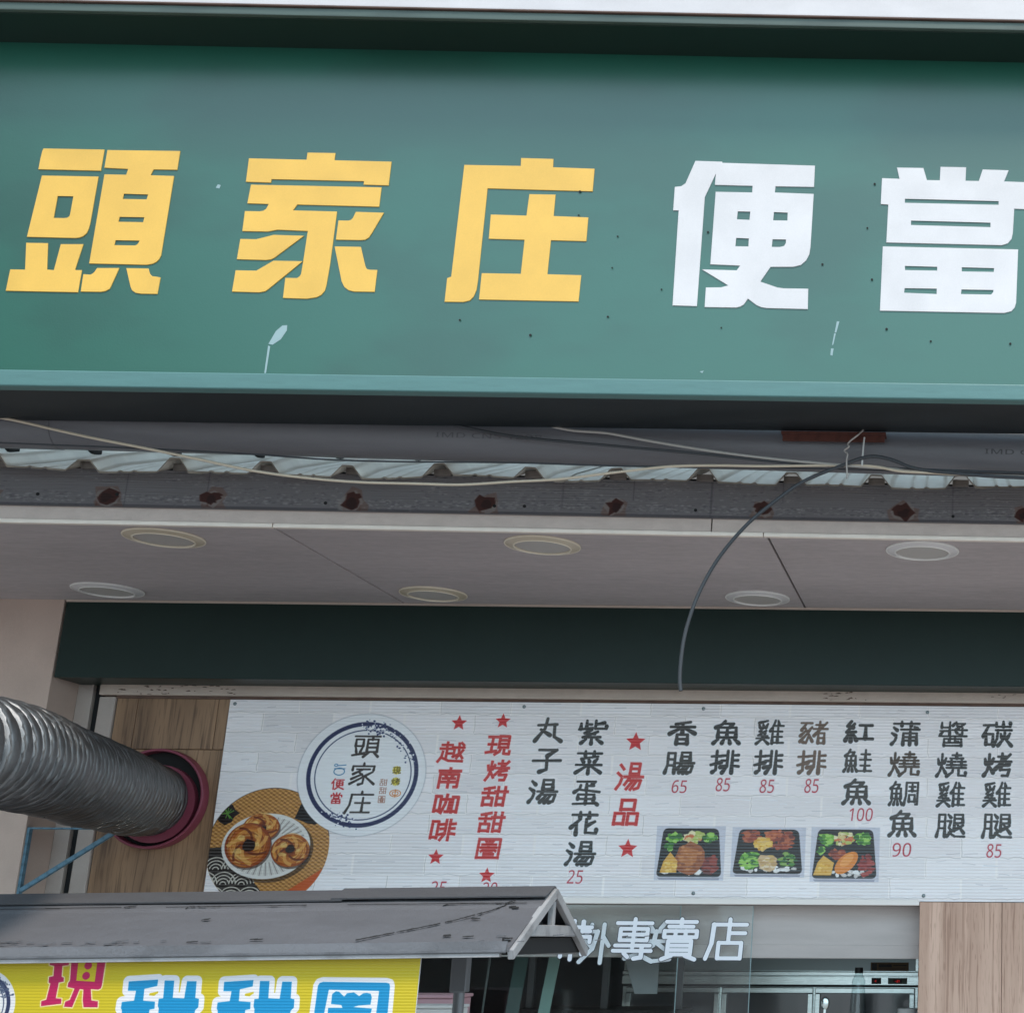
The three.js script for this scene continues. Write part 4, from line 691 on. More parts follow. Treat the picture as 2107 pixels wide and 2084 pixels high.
{
  const t = thing('white_sign', 'white panel of the next sign above the green one', 'sign', [0, 3.8635, -3.1]);
  mesh('panel', slab(-3.4, 0.0035, 0, 1.7, 0.50, -0.365, 0.003), M.panelWhite, t);
  mesh('rusty_edge', slab(-3.4, 0.0, 0.0025, 1.7, 0.0030, -0.04, 0), M.rustLine, t);
}
{
  const t = thing('rusty_bracket', 'rusty angle iron under the right part of the green sign', 'bracket', [-0.373, 2.933, -3.47]);
  mesh('plate', slab(-0.125, -0.006, 0.012, 0.125, 0.0115, 0.004, 0.001), M.rust, t);
  mesh('flange', slab(-0.128, 0.010, 0.02, 0.128, 0.016, -0.05, 0.001), M.rust, t);
}
// ---------------------------------------------------------------- cables
const cable = (name, label, pts, r, m, seg = 120) => tag(mesh(name, tube(pts, r, seg, 8), m), label, 'cable');
const zc = -3.452;
cable('cable', 'cream cable sagging in a long curve from the left across the steel beam', [[-2.62, 3.0, -3.50], [-2.355, 2.95, zc], [-2.256, 2.928, zc], [-2.148, 2.905, zc], [-2.041, 2.885, zc], [-1.909, 2.859, zc], [-1.755, 2.828, zc], [-1.625, 2.812, zc], [-1.508, 2.804, zc], [-1.369, 2.802, zc], [-1.264, 2.801, zc], [-1.144, 2.81, zc], [-1.032, 2.818, zc], [-0.905, 2.836, zc], [-0.765, 2.854, zc], [-0.648, 2.858, zc], [-0.542, 2.858, zc], [-0.365, 2.862, zc], [-0.27, 2.861, zc], [-0.21, 2.850, zc], [-0.139, 2.847, zc], [-0.02, 2.857, -3.50], [0.2, 2.862, -3.53], [0.6, 2.87, -3.55]], 0.0034, M.cableCream, 200);
cable('cable', 'light grey cable running down from the sign bottom to the cable bundle', [[-1.16, 2.985, -3.47], [-1.025, 2.948, -3.462], [-0.924, 2.937, zc], [-0.828, 2.92, zc], [-0.685, 2.897, zc], [-0.519, 2.877, zc], [-0.412, 2.868, zc], [-0.317, 2.861, zc], [-0.1, 2.856, -3.475], [0.2, 2.855, -3.50], [0.7, 2.86, -3.52]], 0.0034, M.cableGrey);
cable('cable', 'thin dark blue cable crossing the grey pipe diagonally', [[-1.42, 2.985, -3.47], [-1.267, 2.949, -3.46], [-1.154, 2.928, -3.458], [-0.922, 2.907, -3.456], [-0.685, 2.888, -3.456], [-0.519, 2.872, -3.456], [-0.388, 2.863, -3.456], [-0.1, 2.859, -3.47], [0.3, 2.862, -3.50], [0.8, 2.87, -3.52]], 0.0036, M.cableDark);
cable('cable', 'thin black cable lying along the underside of the grey pipe', [[-2.9, 2.915, -3.47], [-2.377, 2.895, -3.464], [-2.052, 2.886, -3.464], [-1.761, 2.874, -3.464], [-1.60, 2.864, -3.464], [-1.445, 2.861, -3.464], [-1.148, 2.862, -3.464], [-0.859, 2.857, -3.464], [-0.518, 2.857, -3.46], [-0.2, 2.856, -3.47], [0.3, 2.86, -3.50], [0.8, 2.87, -3.52]], 0.0022, M.cableDark, 160);
cable('cable', 'dark cable with a loose end arching down before the ceiling and green beam', [[0.75, 2.865, -3.51], [0.3, 2.848, -3.49], [0.05, 2.844, -3.47], [-0.08, 2.848, -3.455], [-0.174, 2.856, -3.446], [-0.234, 2.877, -3.442], [-0.282, 2.882, -3.44], [-0.363, 2.852, -3.44], [-0.444, 2.814, -3.44], [-0.501, 2.77, -3.44], [-0.568, 2.709, -3.44], [-0.633, 2.623, -3.44], [-0.674, 2.539, -3.44], [-0.698, 2.457, -3.44], [-0.706, 2.398, -3.44], [-0.707, 2.329, -3.44], [-0.703, 2.303, -3.44]], 0.0046, M.cableDark, 160);
cable('cable_tie', 'twisted pale wire tie hanging from the rusty bracket around the cables', [[-0.300, 2.955, -3.452], [-0.311, 2.94, -3.444], [-0.336, 2.915, -3.442], [-0.333, 2.906, -3.438], [-0.344, 2.898, -3.444], [-0.336, 2.888, -3.438], [-0.337, 2.871, -3.436], [-0.334, 2.824, -3.436]], 0.0022, M.wire, 60);
cable('cable_tie', 'straight white wire tie below the right half of the rusty bracket', [[-0.297, 2.935, -3.452], [-0.298, 2.919, -3.447], [-0.2995, 2.88, -3.444], [-0.300, 2.860, -3.444]], 0.0022, M.plasticWhite, 20);

// ---------------------------------------------------------------- ventilation duct, its wall ring and bracket
{
  const A = new THREE.Vector3(-2.552, 2.142, -4.668), B = new THREE.Vector3(-2.20, 2.139, -3.37);
  const dir = B.clone().sub(A);
  const curve = new THREE.CatmullRomCurve3([A, A.clone().addScaledVector(dir, 0.22).add(new THREE.Vector3(-0.012, 0.004, 0)), A.clone().addScaledVector(dir, 0.6).add(new THREE.Vector3(-0.006, 0.004, 0)), B, new THREE.Vector3(-2.19, 2.128, -3.17), new THREE.Vector3(-2.30, 2.12, -2.98), new THREE.Vector3(-2.52, 2.10, -2.96), new THREE.Vector3(-2.67, 2.06, -3.14), new THREE.Vector3(-2.70, 1.95, -3.38), new THREE.Vector3(-2.70, 1.80, -3.47), new THREE.Vector3(-2.70, 1.70, -3.48)]);
  const L = curve.getLength(), n = 1300, rad = 84, P = [], I = [], fr = curve.computeFrenetFrames(n, false), pitch = 0.037;
  for (let i = 0; i <= n; i++) {
    const u = i / n, s = u * L, p = curve.getPointAt(u), N = fr.normals[i], Bn = fr.binormals[i];
    for (let j = 0; j <= rad; j++) {
      const a = (j / rad) * 6.28318, ph = s / pitch + j / rad, f = fract(ph);
      const e = Math.min(f, 1 - f), k = Math.floor(ph);
      const ridge = -0.0105 * Math.exp(-((e / 0.11) ** 2)) + 0.0060 * Math.sin(Math.PI * f);
      const fold = (vnoise((j / rad) * 30 + f * 2.2, k, 30, 4096, 12) - 0.5) * 0.0040 * Math.sin(Math.PI * f);
      const cr = fold + 0.0012 * (vnoise(s * 120, (j / rad) * 44, 4096, 44, 15) - 0.5) + 0.007 * (vnoise(s * 6, (j / rad) * 5, 64, 5, 19) - 0.5);
      const r = 0.1145 * lerp(0.90, 1, step(0, 0.30, s)) + ridge + cr;
      P.push(p.x + r * (Math.cos(a) * N.x + Math.sin(a) * Bn.x), p.y + r * (Math.cos(a) * N.y + Math.sin(a) * Bn.y), p.z + r * (Math.cos(a) * N.z + Math.sin(a) * Bn.z));
    }
  }
  for (let i = 0; i < n; i++) for (let j = 0; j < rad; j++) { const a = i * (rad + 1) + j, b = a + 1, c = a + rad + 1, d = c + 1; I.push(a, c, b, b, c, d); }
  const g = new THREE.BufferGeometry(); g.setAttribute('position', new THREE.Float32BufferAttribute(P, 3)); g.setIndex(I); g.computeVertexNormals();
  tag(mesh('ventilation_duct', metreUV(g), M.aluminium), 'crumpled silver flexible duct coming out of the burgundy wall ring', 'duct');
}
{
  const t = thing('duct_ring', 'burgundy plastic ring in the wood panel where the silver duct enters', 'pipe', [-2.549, 2.152, -4.703]);
  const ring = new THREE.LatheGeometry([[0.1445, 0], [0.1445, 0.034], [0.146, 0.037], [0.151, 0.037], [0.153, 0.034], [0.153, 0]].map(([r, y]) => new THREE.Vector2(r, y)), 72).rotateX(Math.PI / 2);
  mesh('ring', metreUV(ring), M.burgundy, t);
  mesh('back', new THREE.CircleGeometry(0.1455, 48).translate(0, 0, 0.001), M.hole, t);
  mesh('collar', metreUV(cyl(0.119, 0.119, 0.024, 64).rotateX(Math.PI / 2).translate(0.006, -0.016, 0.014).toNonIndexed()), M.burgundy, t);
}
{
  const t = thing('duct_bracket', 'blue painted angle bracket under the silver duct, its paint flaking', 'bracket', [-2.846, 1.87, -4.575]);
  mesh('upright', bar([0, -0.02, 0], [0, 0.185, 0], 0.010, 0.016), M.bracketBlue, t);
  mesh('arm', bar([0, 0.182, 0.001], [0.275, 0.182, 0.001], 0.005, 0.020), M.bracketBlue, t);
  mesh('brace', bar([0.006, 0.0, 0.004], [0.262, 0.178, 0.004], 0.013, 0.012), M.bracketBlue, t);
}

// ---------------------------------------------------------------- menu board
{
  const t = thing('menu_board', 'long white menu board with dishes in Chinese, prices and food photos', 'menu board', [0, 0, -4.70]);
  const w = (MENU.x1 - MENU.x0) / 1000, h = (MENU.y1 - MENU.y0) / 1000, cx = (MENU.x0 + MENU.x1) / 2000, cy = (MENU.y0 + MENU.y1) / 2000;
  mesh('board', slab(MENU.x0 / 1000, MENU.y0 / 1000, -0.005, MENU.x1 / 1000, MENU.y1 / 1000, -0.0002, 0.0008), M.board, t);
  const flute = T.flute.clone(); flute.repeat.set(1, h / 0.0098); flute.needsUpdate = true;
  const menuTex = sheetPainter(MENU, 2048, 487, paintMenu);
  const g = new THREE.PlaneGeometry(w, h, 1, 1).translate(cx, cy, 0.0005);
  mesh('menu_print', g, phy({ map: menuTex, roughness: 0.2, ior: 1.7, normalMap: flute }), t);
  for (const [x, y] of [[-2354, 2451], [-1450, 2450], [-885, 2449], [-175, 2444], [-883, 1878], [-175, 1875]]) {
    const s = mesh('screw', new THREE.SphereGeometry(0.0058, 12, 8).scale(1, 1, 0.45), M.fridgeDark, t); s.position.set(x / 1000, y / 1000, 0.001); }
}

// ---------------------------------------------------------------- roller shutter, sliding panes with lettering
{
  const t = thing('shutter', 'beige rolled-up shutter box above the counter opening', 'shutter', [0, 0, -4.76]);
  const prof = [[0, 1.687], [0.004, 1.686], [0.006, 1.690], [0.004, 1.722], [0.0055, 1.7235], [0.0055, 1.7265], [0.003, 1.728], [0.0045, 1.732], [0, 1.80], [-0.012, 1.846]];
  const P = [], I = []; prof.forEach(([z, y]) => P.push(-2.38, y, z, -0.188, y, z)); for (let i = 0; i + 1 < prof.length; i++) I.push(2 * i, 2 * i + 1, 2 * i + 2, 2 * i + 2, 2 * i + 1, 2 * i + 3);
  const g = new THREE.BufferGeometry(); g.setAttribute('position', new THREE.Float32BufferAttribute(P, 3)); g.setIndex(I); g.computeVertexNormals();
  mesh('slat_face', metreUV(g.toNonIndexed()), M.shutter, t);
  mesh('shutter_box', slab(-2.38, 1.6875, -0.004, -0.188, 1.845, -0.09, 0), M.shutter, t);
}
function glassLettering(kind, box) {
  return sheetPainter(box, 1024, 256, (c) => {
    c.clearRect(-9999, 0, 20000, 9999);
    for (const pass of [0, 1, 2]) for (const [ch, k, x0, y0, x1, y1] of GLASS_TEXT) if (k === kind) {
      const w = [20, 15.5, 4.5][pass], e = pass === 0 ? 3 : 0;
      writeChar(c, ch, x0 - e, y0 - e, x1 + e, y1 + e, pass === 2 ? 15.5 : w, pass === 0 ? 'rgba(70,74,84,0.55)' : '#f6f3f8', 1e-6, 0.06); if (pass === 1) continue;
    }
  });
}
{
  const box = { x0: -1300, x1: -690, y0: 1640, y1: 1830 };
  const make = (name, label, xa, xb, z, kind) => {
    const t = thing(name, label, 'glass pane', [0, 0, z]);
    mesh('glass', new THREE.PlaneGeometry(xb - xa, 0.95).translate((xa + xb) / 2, 1.367, 0), M.pane, t);
    mesh('pane_edge', slab(xb - 0.0022, 0.892, 0.002, xb, 1.842, -0.002, 0), M.scuff, t);
    const tex = glassLettering(kind, box), g = new THREE.PlaneGeometry(0.61, 0.19).translate(-0.995, 1.735, 0.0015);
    mesh('lettering', g, std({ map: tex, transparent: true, roughness: 0.5 }), t);
  };
  make('sliding_pane', 'clear pane with white takeaway lettering hanging in front of the shutter', -1.95, -0.699, -4.722, 'front');
  make('sliding_pane', 'clear pane behind the lettered one, ending further left, its own white lettering showing through', -2.35, -0.924, -4.733, 'back');
}
// ---------------------------------------------------------------- food cart with its little gabled roof, and the yellow banner
{
  const t = thing('food_cart', 'food cart with a small grey gabled roof in front of the menu board', 'cart', [-1.007, 1.7215, -3.61]);
  t.rotation.z = 0.0178;
  const xl = -2.3, half = 0.31, rise = 0.118, th = 0.012;
  const R = rng(31);
  const roofSheet = (sgn) => {                                 // a slightly wavy sheet of roofing, thick, laid on one slope
    const nx = 160, nz = 24, P = [], I = [];
    for (const top of [1, 0]) for (let j = 0; j <= nz; j++) for (let i = 0; i <= nx; i++) {
      const x = lerp(xl, 0.004, i / nx), f = j / nz, w = 0.0028 * (fbm(fract(x * 0.3 + 0.1), f, 14, 6, 3, 5) - 0.5), lap = f > 0.70 ? 0.004 : 0;
      const z = sgn * half * (1 - f) * 1.01, y = rise * f + (top ? th + lap + w * 2 : 0) - 0.006 * (1 - f);
      P.push(x, y, z);
    }
    const row = nx + 1, lay = row * (nz + 1);
    for (let j = 0; j < nz; j++) for (let i = 0; i < nx; i++) { const a = j * row + i, b = a + 1, c = a + row, d = c + 1; I.push(...(sgn > 0 ? [a, b, c, b, d, c, lay + a, lay + c, lay + b, lay + b, lay + c, lay + d] : [a, c, b, b, c, d, lay + a, lay + b, lay + c, lay + b, lay + d, lay + c])); }
    for (let j = 0; j < nz; j++) { const a = j * row + nx, c = a + row; I.push(a, lay + a, c, c, lay + a, lay + c); }
    for (let i = 0; i < nx; i++) { const a = i; I.push(a, lay + a, a + 1, a + 1, lay + a, lay + a + 1); }
    const g = new THREE.BufferGeometry(); g.setAttribute('position', new THREE.Float32BufferAttribute(P, 3)); g.setIndex(I);
    const q = g.toNonIndexed(); q.computeVertexNormals(); return metreUV(q);
  };
  const slopePt = (x, f, up = 0.016) => [x, rise * f + up - 0.006 * (1 - f), half * (1 - f) * 1.01];
  mesh('roof_sheet', roofSheet(1), M.roofGrey, t);
  mesh('roof_sheet', roofSheet(-1), M.roofGrey, t);
  const capPiece = (xa, xb, dy) => [bar([xa, rise + 0.006 + dy, 0.036], [xb, rise + 0.006 + dy, 0.036], 0.075, 0.004, [0, 1, 0.34]), bar([xa, rise + 0.006 + dy, -0.036], [xb, rise + 0.006 + dy, -0.036], 0.075, 0.004, [0, 1, -0.34]), cyl(0.007, 0.007, xb - xa, 12).rotateZ(Math.PI / 2).translate((xa + xb) / 2, rise + 0.013 + dy, 0).toNonIndexed()];
  mesh('ridge_cap', capPiece(xl, -0.46, 0.0).map(metreUV), M.roofCap, t);
  mesh('ridge_cap', capPiece(-0.485, 0.006, 0.004).map(metreUV), M.roofCap, t);
  mesh('drip_edge', [bar([xl, 0.004, half + 0.003], [-0.002, 0.004, half + 0.003], 0.026, 0.0035, [0, 0.42, 1]), slab(xl, -0.006, half + 0.010, -0.002, -0.0015, half + 0.004, 0)], M.roofEdge, t);
  mesh('eave_board', slab(xl, -0.0165, half + 0.006, -0.016, -0.0062, half - 0.012, 0.001), M.paintWhite, t);
  mesh('eave_board', slab(xl, -0.0165, -half - 0.006, -0.016, -0.0062, -half + 0.012, 0.001), M.paintWhite, t);
  // cracks where the roofing is torn
  const crackLine = (pts, w) => { const out = []; for (let i = 0; i + 1 < pts.length; i++) { const n = 16; for (let k = 0; k < n; k++) { if (R() < 0.16) continue; const a = k / n, b = (k + 1.25) / n, ww = w * (0.3 + 1.2 * R()), m = (q) => { const f = lerp(pts[i][1], pts[i + 1][1], q); return slopePt(lerp(pts[i][0], pts[i + 1][0], q), f + (R() - 0.5) * 0.012, (f > 0.70 ? 0.0205 : 0.0165)); }; out.push(bar(m(a), m(Math.min(1, b)), ww, 0.0012, [0, 1, 0.36])); } } return out; };
  mesh('crack', crackLine([[-0.335, 0.10], [-0.24, 0.27], [-0.165, 0.42], [-0.10, 0.60], [-0.062, 0.76]], 0.0042).map(metreUV), M.crack, t);
  mesh('crack', [...crackLine([[-2.2, 0.70], [-0.03, 0.705]], 0.0014), ...crackLine([[-0.22, 0.70], [-0.06, 0.705]], 0.003), ...crackLine([[-0.62, 0.705], [-0.53, 0.71]], 0.0026), ...crackLine([[-0.80, 0.70], [-0.72, 0.705]], 0.0028)].map(metreUV), M.crack, t);
  const chips = []; for (const [x, f] of [[-0.55, 0.14], [-0.06, 0.66], [-0.05, 0.64], [-0.72, 0.5], [-0.86, 0.16], [-0.15, 0.16], [-0.93, 0.72], [-0.12, 0.45], [-0.1, 0.13], [-0.68, 0.1]]) for (let k = 0; k < 3; k++) if (R() < 0.55) { const p = slopePt(x + 0.012 * (R() - 0.5), f + 0.02 * (R() - 0.5), f > 0.7 ? 0.0205 : 0.0163); chips.push(bar([p[0] - 0.004 - 0.006 * R(), p[1], p[2]], [p[0] + 0.004 + 0.006 * R(), p[1] + 0.001, p[2]], 0.004, 0.001, [0, 1, 0.36])); }
  mesh('paint_chip', chips.map(metreUV), M.crack, t);
  const flakes = []; for (let k = 0; k < 46; k++) { const p = slopePt(-1.1 + 0.5 * R() * R() + (k > 34 ? 0.98 : 0), 0.02 + 0.13 * R(), 0.0165); flakes.push(bar(p, [p[0] + 0.006 + 0.02 * R(), p[1] + 0.0012, p[2] - 0.003 * R()], 0.002 + 0.003 * R(), 0.001, [0, 1, 0.36])); }
  mesh('lifted_paint', flakes.map(metreUV), M.roofEdge, t).userData.kind = 'stuff';
  // gable frame
  const gx = 0.0;
  mesh('gable_board', bar([gx + 0.006, -0.012, half - 0.002], [gx + 0.006, rise + 0.008, -0.002], 0.022, 0.014, [1, 0, 0]), M.paintWhite, t);
  mesh('gable_board', bar([gx + 0.006, -0.012, -half + 0.002], [gx + 0.006, rise + 0.008, 0.002], 0.022, 0.014, [1, 0, 0]), M.paintWhite, t);
  mesh('king_post', slab(gx - 0.004, 0.045, 0.011, gx + 0.008, rise - 0.012, -0.011, 0.001), M.paintWhite, t);
  mesh('tie_beam', slab(gx - 0.004, 0.026, 0.19, gx + 0.010, 0.052, -0.19, 0.002), M.paintWhite, t);
  mesh('rafter', slab(gx - 0.10, 0.056, 0.15, gx - 0.06, 0.066, -0.15, 0.001), M.postGrey, t);
  mesh('lintel', [slab(gx - 0.02, -0.012, half - 0.02, gx - 0.004, 0.024, -half + 0.02, 0.001)], M.crack, t);
  mesh('ceiling_board', slab(xl, -0.010, half - 0.013, -0.021, -0.006, -half + 0.013, 0), M.kitchen, t);
  // posts and counter
  for (const [px, pz] of [[-0.296, -half + 0.02], [-2.2, -half + 0.02], [-2.2, half - 0.05]]) {
    const p = mesh('post', slab(px - 0.02, -0.105, pz + 0.017, px + 0.02, -0.0105, pz - 0.017, 0.003), M.postGrey, t);
    const pipe = cyl(0.0135, 0.0135, 0.80, 20); pipe.translate(px, -0.50, pz); mesh('pipe', pipe, M.postGrey, p);
  }
  mesh('counter', [slab(xl, -0.95, half - 0.03, -0.05, -0.90, -half, 0.004)], M.stainless, t);
  mesh('cart_body', slab(xl + 0.03, -1.62, half - 0.06, -0.08, -0.952, -half + 0.03, 0.01), M.roofGrey, t);
}
{
  const t = thing('banner', 'yellow banner with blue and magenta Chinese characters below the cart roof', 'banner', [0, 0, -3.3205]);
  const b = BANNER, w = (b.x1 - b.x0) / 1000, h = (b.y1 - b.y0) / 1000;
  mesh('board', slab(b.x0 / 1000, b.y0 / 1000, -0.005, b.x1 / 1000, b.y1 / 1000, -0.0003, 0.0008), M.board, t);
  const flute = T.flute.clone(); flute.repeat.set(1, h / 0.0062); flute.needsUpdate = true;
  mesh('banner_print', new THREE.PlaneGeometry(w, h).translate((b.x0 + b.x1) / 2000, (b.y0 + b.y1) / 2000, 0.0004), phy({ map: sheetPainter(b, 2048, 526, paintBanner), roughness: 0.35, ior: 1.45, color: lin(0.80, 0.78, 0.77), normalMap: flute, normalScale: new THREE.Vector2(0.6, 0.6) }), t);
}

// ---------------------------------------------------------------- kitchen behind the opening
{
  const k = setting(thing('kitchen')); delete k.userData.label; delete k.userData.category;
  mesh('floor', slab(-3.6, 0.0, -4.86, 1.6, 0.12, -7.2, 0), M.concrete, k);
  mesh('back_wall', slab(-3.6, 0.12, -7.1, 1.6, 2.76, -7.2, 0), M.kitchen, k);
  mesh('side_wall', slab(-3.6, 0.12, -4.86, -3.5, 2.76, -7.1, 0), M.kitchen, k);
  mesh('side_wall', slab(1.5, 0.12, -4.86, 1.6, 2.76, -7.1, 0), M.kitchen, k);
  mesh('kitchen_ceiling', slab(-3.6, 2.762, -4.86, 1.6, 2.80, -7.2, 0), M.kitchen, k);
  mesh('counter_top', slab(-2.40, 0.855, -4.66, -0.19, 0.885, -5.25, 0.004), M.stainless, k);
}
{
  const t = thing('fridge', 'stainless steel kitchen fridge with two glass-fronted doors and red digital display', 'fridge', [0, 0, -6.30]);
  mesh('cabinet', slab(-1.45, 0.12, -0.012, -0.247, 1.69, -0.72, 0.004), M.stainless, t);
  mesh('top_panel', slab(-1.44, 1.617, 0.002, -0.262, 1.688, -0.011, 0.001), M.fridgeDark, t);
  mesh('top_rail', slab(-1.45, 1.597, 0.010, -0.248, 1.614, -0.011, 0.003), M.stainless, t);
  mesh('side_rail', slab(-0.262, 1.616, 0.008, -0.248, 1.690, -0.011, 0.002), M.stainless, t);
  mesh('control_panel', slab(-1.45, 1.562, 0.004, -0.248, 1.594, -0.011, 0.001), M.stainless, t);
  mesh('panel_gap', slab(-1.45, 1.553, -0.002, -0.248, 1.5615, -0.011, 0), M.black, t);
  for (const [xa, xb] of [[-1.43, -1.052], [-1.044, -0.674], [-0.666, -0.262]]) {
    const d = mesh('door', [slab(xa, 1.529, 0.016, xb, 1.551, -0.010, 0.003), slab(xa, 0.2, 0.016, xb, 0.23, -0.010, 0.003), slab(xa, 0.2305, 0.016, xa + 0.022, 1.5285, -0.010, 0.003), slab(xb - 0.022, 0.2305, 0.016, xb, 1.5285, -0.010, 0.003)], M.stainless, t);
    mesh('door_glass', slab(xa + 0.0225, 0.231, 0.003, xb - 0.0225, 1.5285, -0.002, 0), phy({ color: lin(0.05, 0.06, 0.07), roughness: 0.1, ior: 1.8, clearcoat: 1, clearcoatRoughness: 0.05 }), d);
  }
  const led = (x0, x1, text) => {
    const d = mesh('display', slab(x0, 1.566, 0.007, x1, 1.590, 0.0045, 0.001), x0 < -0.4 ? M.black : std({ color: lin(0.02, 0.05, 0.02), roughness: 0.4 }), t);
    const tex = canvasTex(128, 48, (c) => { c.fillStyle = '#000'; c.fillRect(0, 0, 128, 48); c.fillStyle = '#ff2a2a'; c.font = '44px monospace'; c.fillText(text, 20, 40); });
    mesh('led_digits', new THREE.PlaneGeometry((x1 - x0) * 0.45, 0.014).translate((x0 + x1) / 2, 1.578, 0.0085), std({ color: 0x000000, emissive: 0xffffff, emissiveMap: tex, emissiveIntensity: 0.9, roughness: 0.5 }), d);
  };
  led(-0.439, -0.400, '41'); led(-0.372, -0.294, '-21');
  const st = canvasTex(256, 64, (c) => { c.fillStyle = '#6b4a22'; c.fillRect(0, 0, 256, 64); c.fillStyle = '#2a1a10'; c.fillRect(8, 8, 34, 48); c.fillRect(54, 14, 88, 22); c.fillRect(152, 18, 90, 6); c.fillRect(52, 46, 180, 4); });
  mesh('sticker', new THREE.PlaneGeometry(0.155, 0.034).translate(-0.367, 1.634, 0.0032), std({ map: st, roughness: 0.5 }), t);
}
{
  const t = thing('bottle', 'clear squeeze bottle with black cap standing before the fridge', 'bottle', [-0.395, 0.886, -5.06]);
  mesh('body', new THREE.LatheGeometry([[0, 0.5], [0.028, 0.5], [0.028, 0.60], [0.024, 0.68], [0.021, 0.70], [0.022, 0.725], [0.013, 0.745], [0.012, 0.752]].map(([r, y]) => new THREE.Vector2(r, y)), 28), M.bottle, t);
  mesh('cap', cyl(0.013, 0.014, 0.018, 20).translate(0, 0.759, 0), M.black, t);
  const base = thing('shelf', 'narrow steel rack on the counter under the bottle', 'shelf', [-0.30, 0.886, -5.06]);
  mesh('board', slab(-0.30, 0.47, 0.08, 0.10, 0.497, -0.12, 0.003), M.stainless, base);
  for (const x of [-0.28, 0.08]) mesh('leg', slab(x - 0.01, 0, 0.07, x + 0.01, 0.4695, -0.10, 0.002), M.stainless, base);
  const tp = thing('tape_roll', 'orange roll of tape at the foot of the clear bottle', 'tape', [-0.352, 1.384, -4.99]);
  mesh('roll', new THREE.TorusGeometry(0.036, 0.016, 12, 32).translate(0, 0.052, 0), M.orange, tp);
  mesh('core', new THREE.TorusGeometry(0.024, 0.005, 8, 28).translate(0, 0.052, 0), M.cream, tp);
  const cup = thing('cup', 'white paper cup at the right edge of the counter opening', 'cup', [-0.232, 1.384, -5.03]);
  mesh('wall', new THREE.LatheGeometry([[0.0, 0.002], [0.024, 0.002], [0.032, 0.142], [0.0335, 0.144], [0.031, 0.142], [0.023, 0.006]].map(([r, y]) => new THREE.Vector2(r, y)), 30), M.plasticWhite, cup);
  const sp = thing('spoon', 'spoon standing upright left of the clear bottle', 'spoon', [-0.505, 1.384, -5.03]);
  mesh('handle', bar([0, 0, 0], [0.006, 0.14, 0], 0.008, 0.004), M.stainless, sp);
  mesh('bowl', new THREE.SphereGeometry(0.014, 14, 10).scale(1, 1.5, 0.35).translate(0.006, 0.158, 0), M.stainless, sp);
  const dk = thing('holder', 'dark utensil holder at the bottom edge of the picture beside the spoon', 'holder', [-0.55, 1.384, -5.04]);
  mesh('pot', new THREE.LatheGeometry([[0, 0], [0.034, 0], [0.036, 0.115], [0.033, 0.115], [0.031, 0.004]].map(([r, y]) => new THREE.Vector2(r, y)), 28), M.black, dk);
}
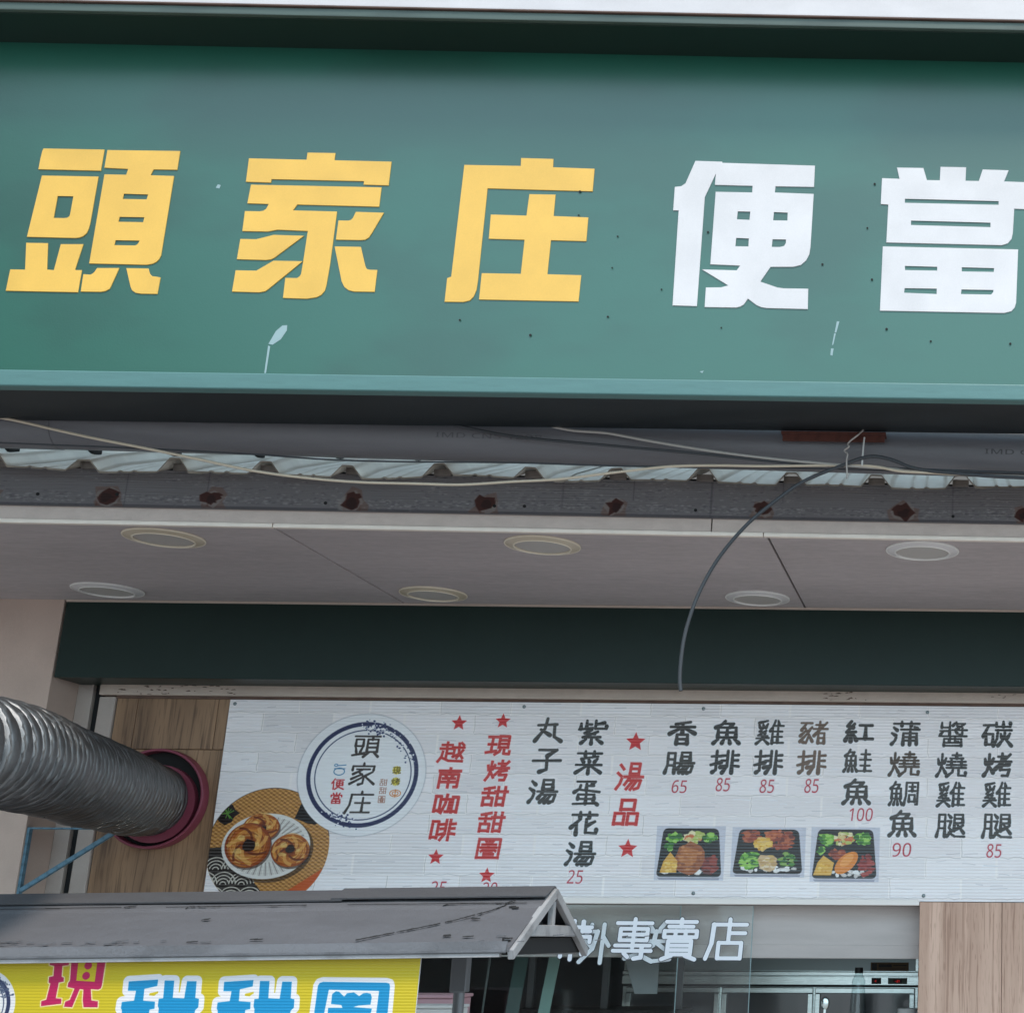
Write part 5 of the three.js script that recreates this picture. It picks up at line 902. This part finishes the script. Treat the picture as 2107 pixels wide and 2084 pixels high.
{
  const strip = (name, label, cat, pts, w, m, z) => { const o = mesh(name, bar(pts[0], pts[1], w, 0.004, [0, 0, 1]), m); return tag(o, label, cat); };
  strip('plastic_strip', 'dull green hanging plastic strip under the right end of the cart roof', 'strip', [[-1.515, 1.30, -5.0], [-1.470, 1.76, -5.0]], 0.042, std({ color: lin(0.05, 0.11, 0.10), roughness: 0.4 }));
  strip('plastic_strip', 'pale green leaning plastic strip in the dark opening', 'strip', [[-1.420, 1.30, -5.0], [-1.360, 1.78, -5.0]], 0.036, M.pvcStrip);
  strip('plastic_strip', 'thin pale strip hanging in the dark opening beside the cart post', 'strip', [[-1.60, 1.30, -5.0], [-1.575, 1.78, -5.0]], 0.006, M.fridgeDark);
  const b = thing('crate', 'pink plastic box on the counter right of the yellow banner', 'box', [-1.53, 0.886, -4.46]);
  const bx = (x0, x1, y0, y1) => mesh('body', slab(x0, y0, 0.06, x1, y1, -0.1, 0.004), M.pink, b);
  const rk = thing('rack', 'dark steel rack carrying the pink box beside the cart', 'rack', [-1.5, 0.12, -4.45]);
  mesh('top', slab(-0.22, 1.30, 0.10, 0.14, 1.32, -0.1, 0.002), M.postGrey, rk);
  for (const x of [-0.2, 0.12]) mesh('leg', slab(x - 0.012, 0, 0.08, x + 0.012, 1.2995, 0.056, 0.002), M.postGrey, rk);
  bx(-0.14, 0.045, 0.556, 0.690); mesh('lid', slab(-0.145, 0.6905, 0.064, 0.050, 0.700, -0.104, 0.003), M.pink, b);
  const w = thing('white_box', 'white takeaway box beside the pink one at the bottom edge', 'box', [-1.49, 1.442, -4.20]);
  mesh('body', slab(-0.06, 0, 0.05, 0.10, 0.118, -0.05, 0.003), M.plasticWhite, w); mesh('lid', slab(-0.063, 0.1185, 0.053, 0.103, 0.127, -0.053, 0.003), M.plasticWhite, w);
  const pp = thing('paper_sheet', 'pale grey sheet of plastic hanging in the kitchen behind the clear panes', 'sheet', [-1.098, 1.57, -5.0]);
  mesh('sheet', new THREE.ExtrudeGeometry(shapeOf([[-50, 112], [62, 112], [62, 0], [-10, 0]]), { depth: 0.002, bevelEnabled: false }), M.fridgeSheet, pp);
  mesh('cord', tube([[0.03, 0.112, 0], [0.03, 0.6, 0], [0.03, 1.19, 0]], 0.0015, 12, 6), M.wire, pp);
  const ap = thing('black_rack', 'black upright rack standing in the dark kitchen left of the fridge', 'rack', [-1.2, 0.12, -5.9]);
  for (const x of [-0.5, -0.22, 0.06]) mesh('upright', slab(x - 0.012, 0, 0.012, x + 0.012, 1.9, -0.012, 0.002), M.postGrey, ap);
  for (const y of [0.9, 1.35, 1.62]) mesh('shelf', slab(-0.52, y, 0.10, 0.08, y + 0.014, -0.2, 0.002), M.black, ap);
}

// ---------------------------------------------------------------- picture
const renderer = new THREE.WebGLRenderer({ antialias: true });
renderer.setSize(1024, 1012);
renderer.shadowMap.enabled = true; renderer.shadowMap.type = THREE.PCFSoftShadowMap;
renderer.toneMapping = THREE.LinearToneMapping;
renderer.toneMappingExposure = EXPOSURE;
renderer.render(scene, camera);
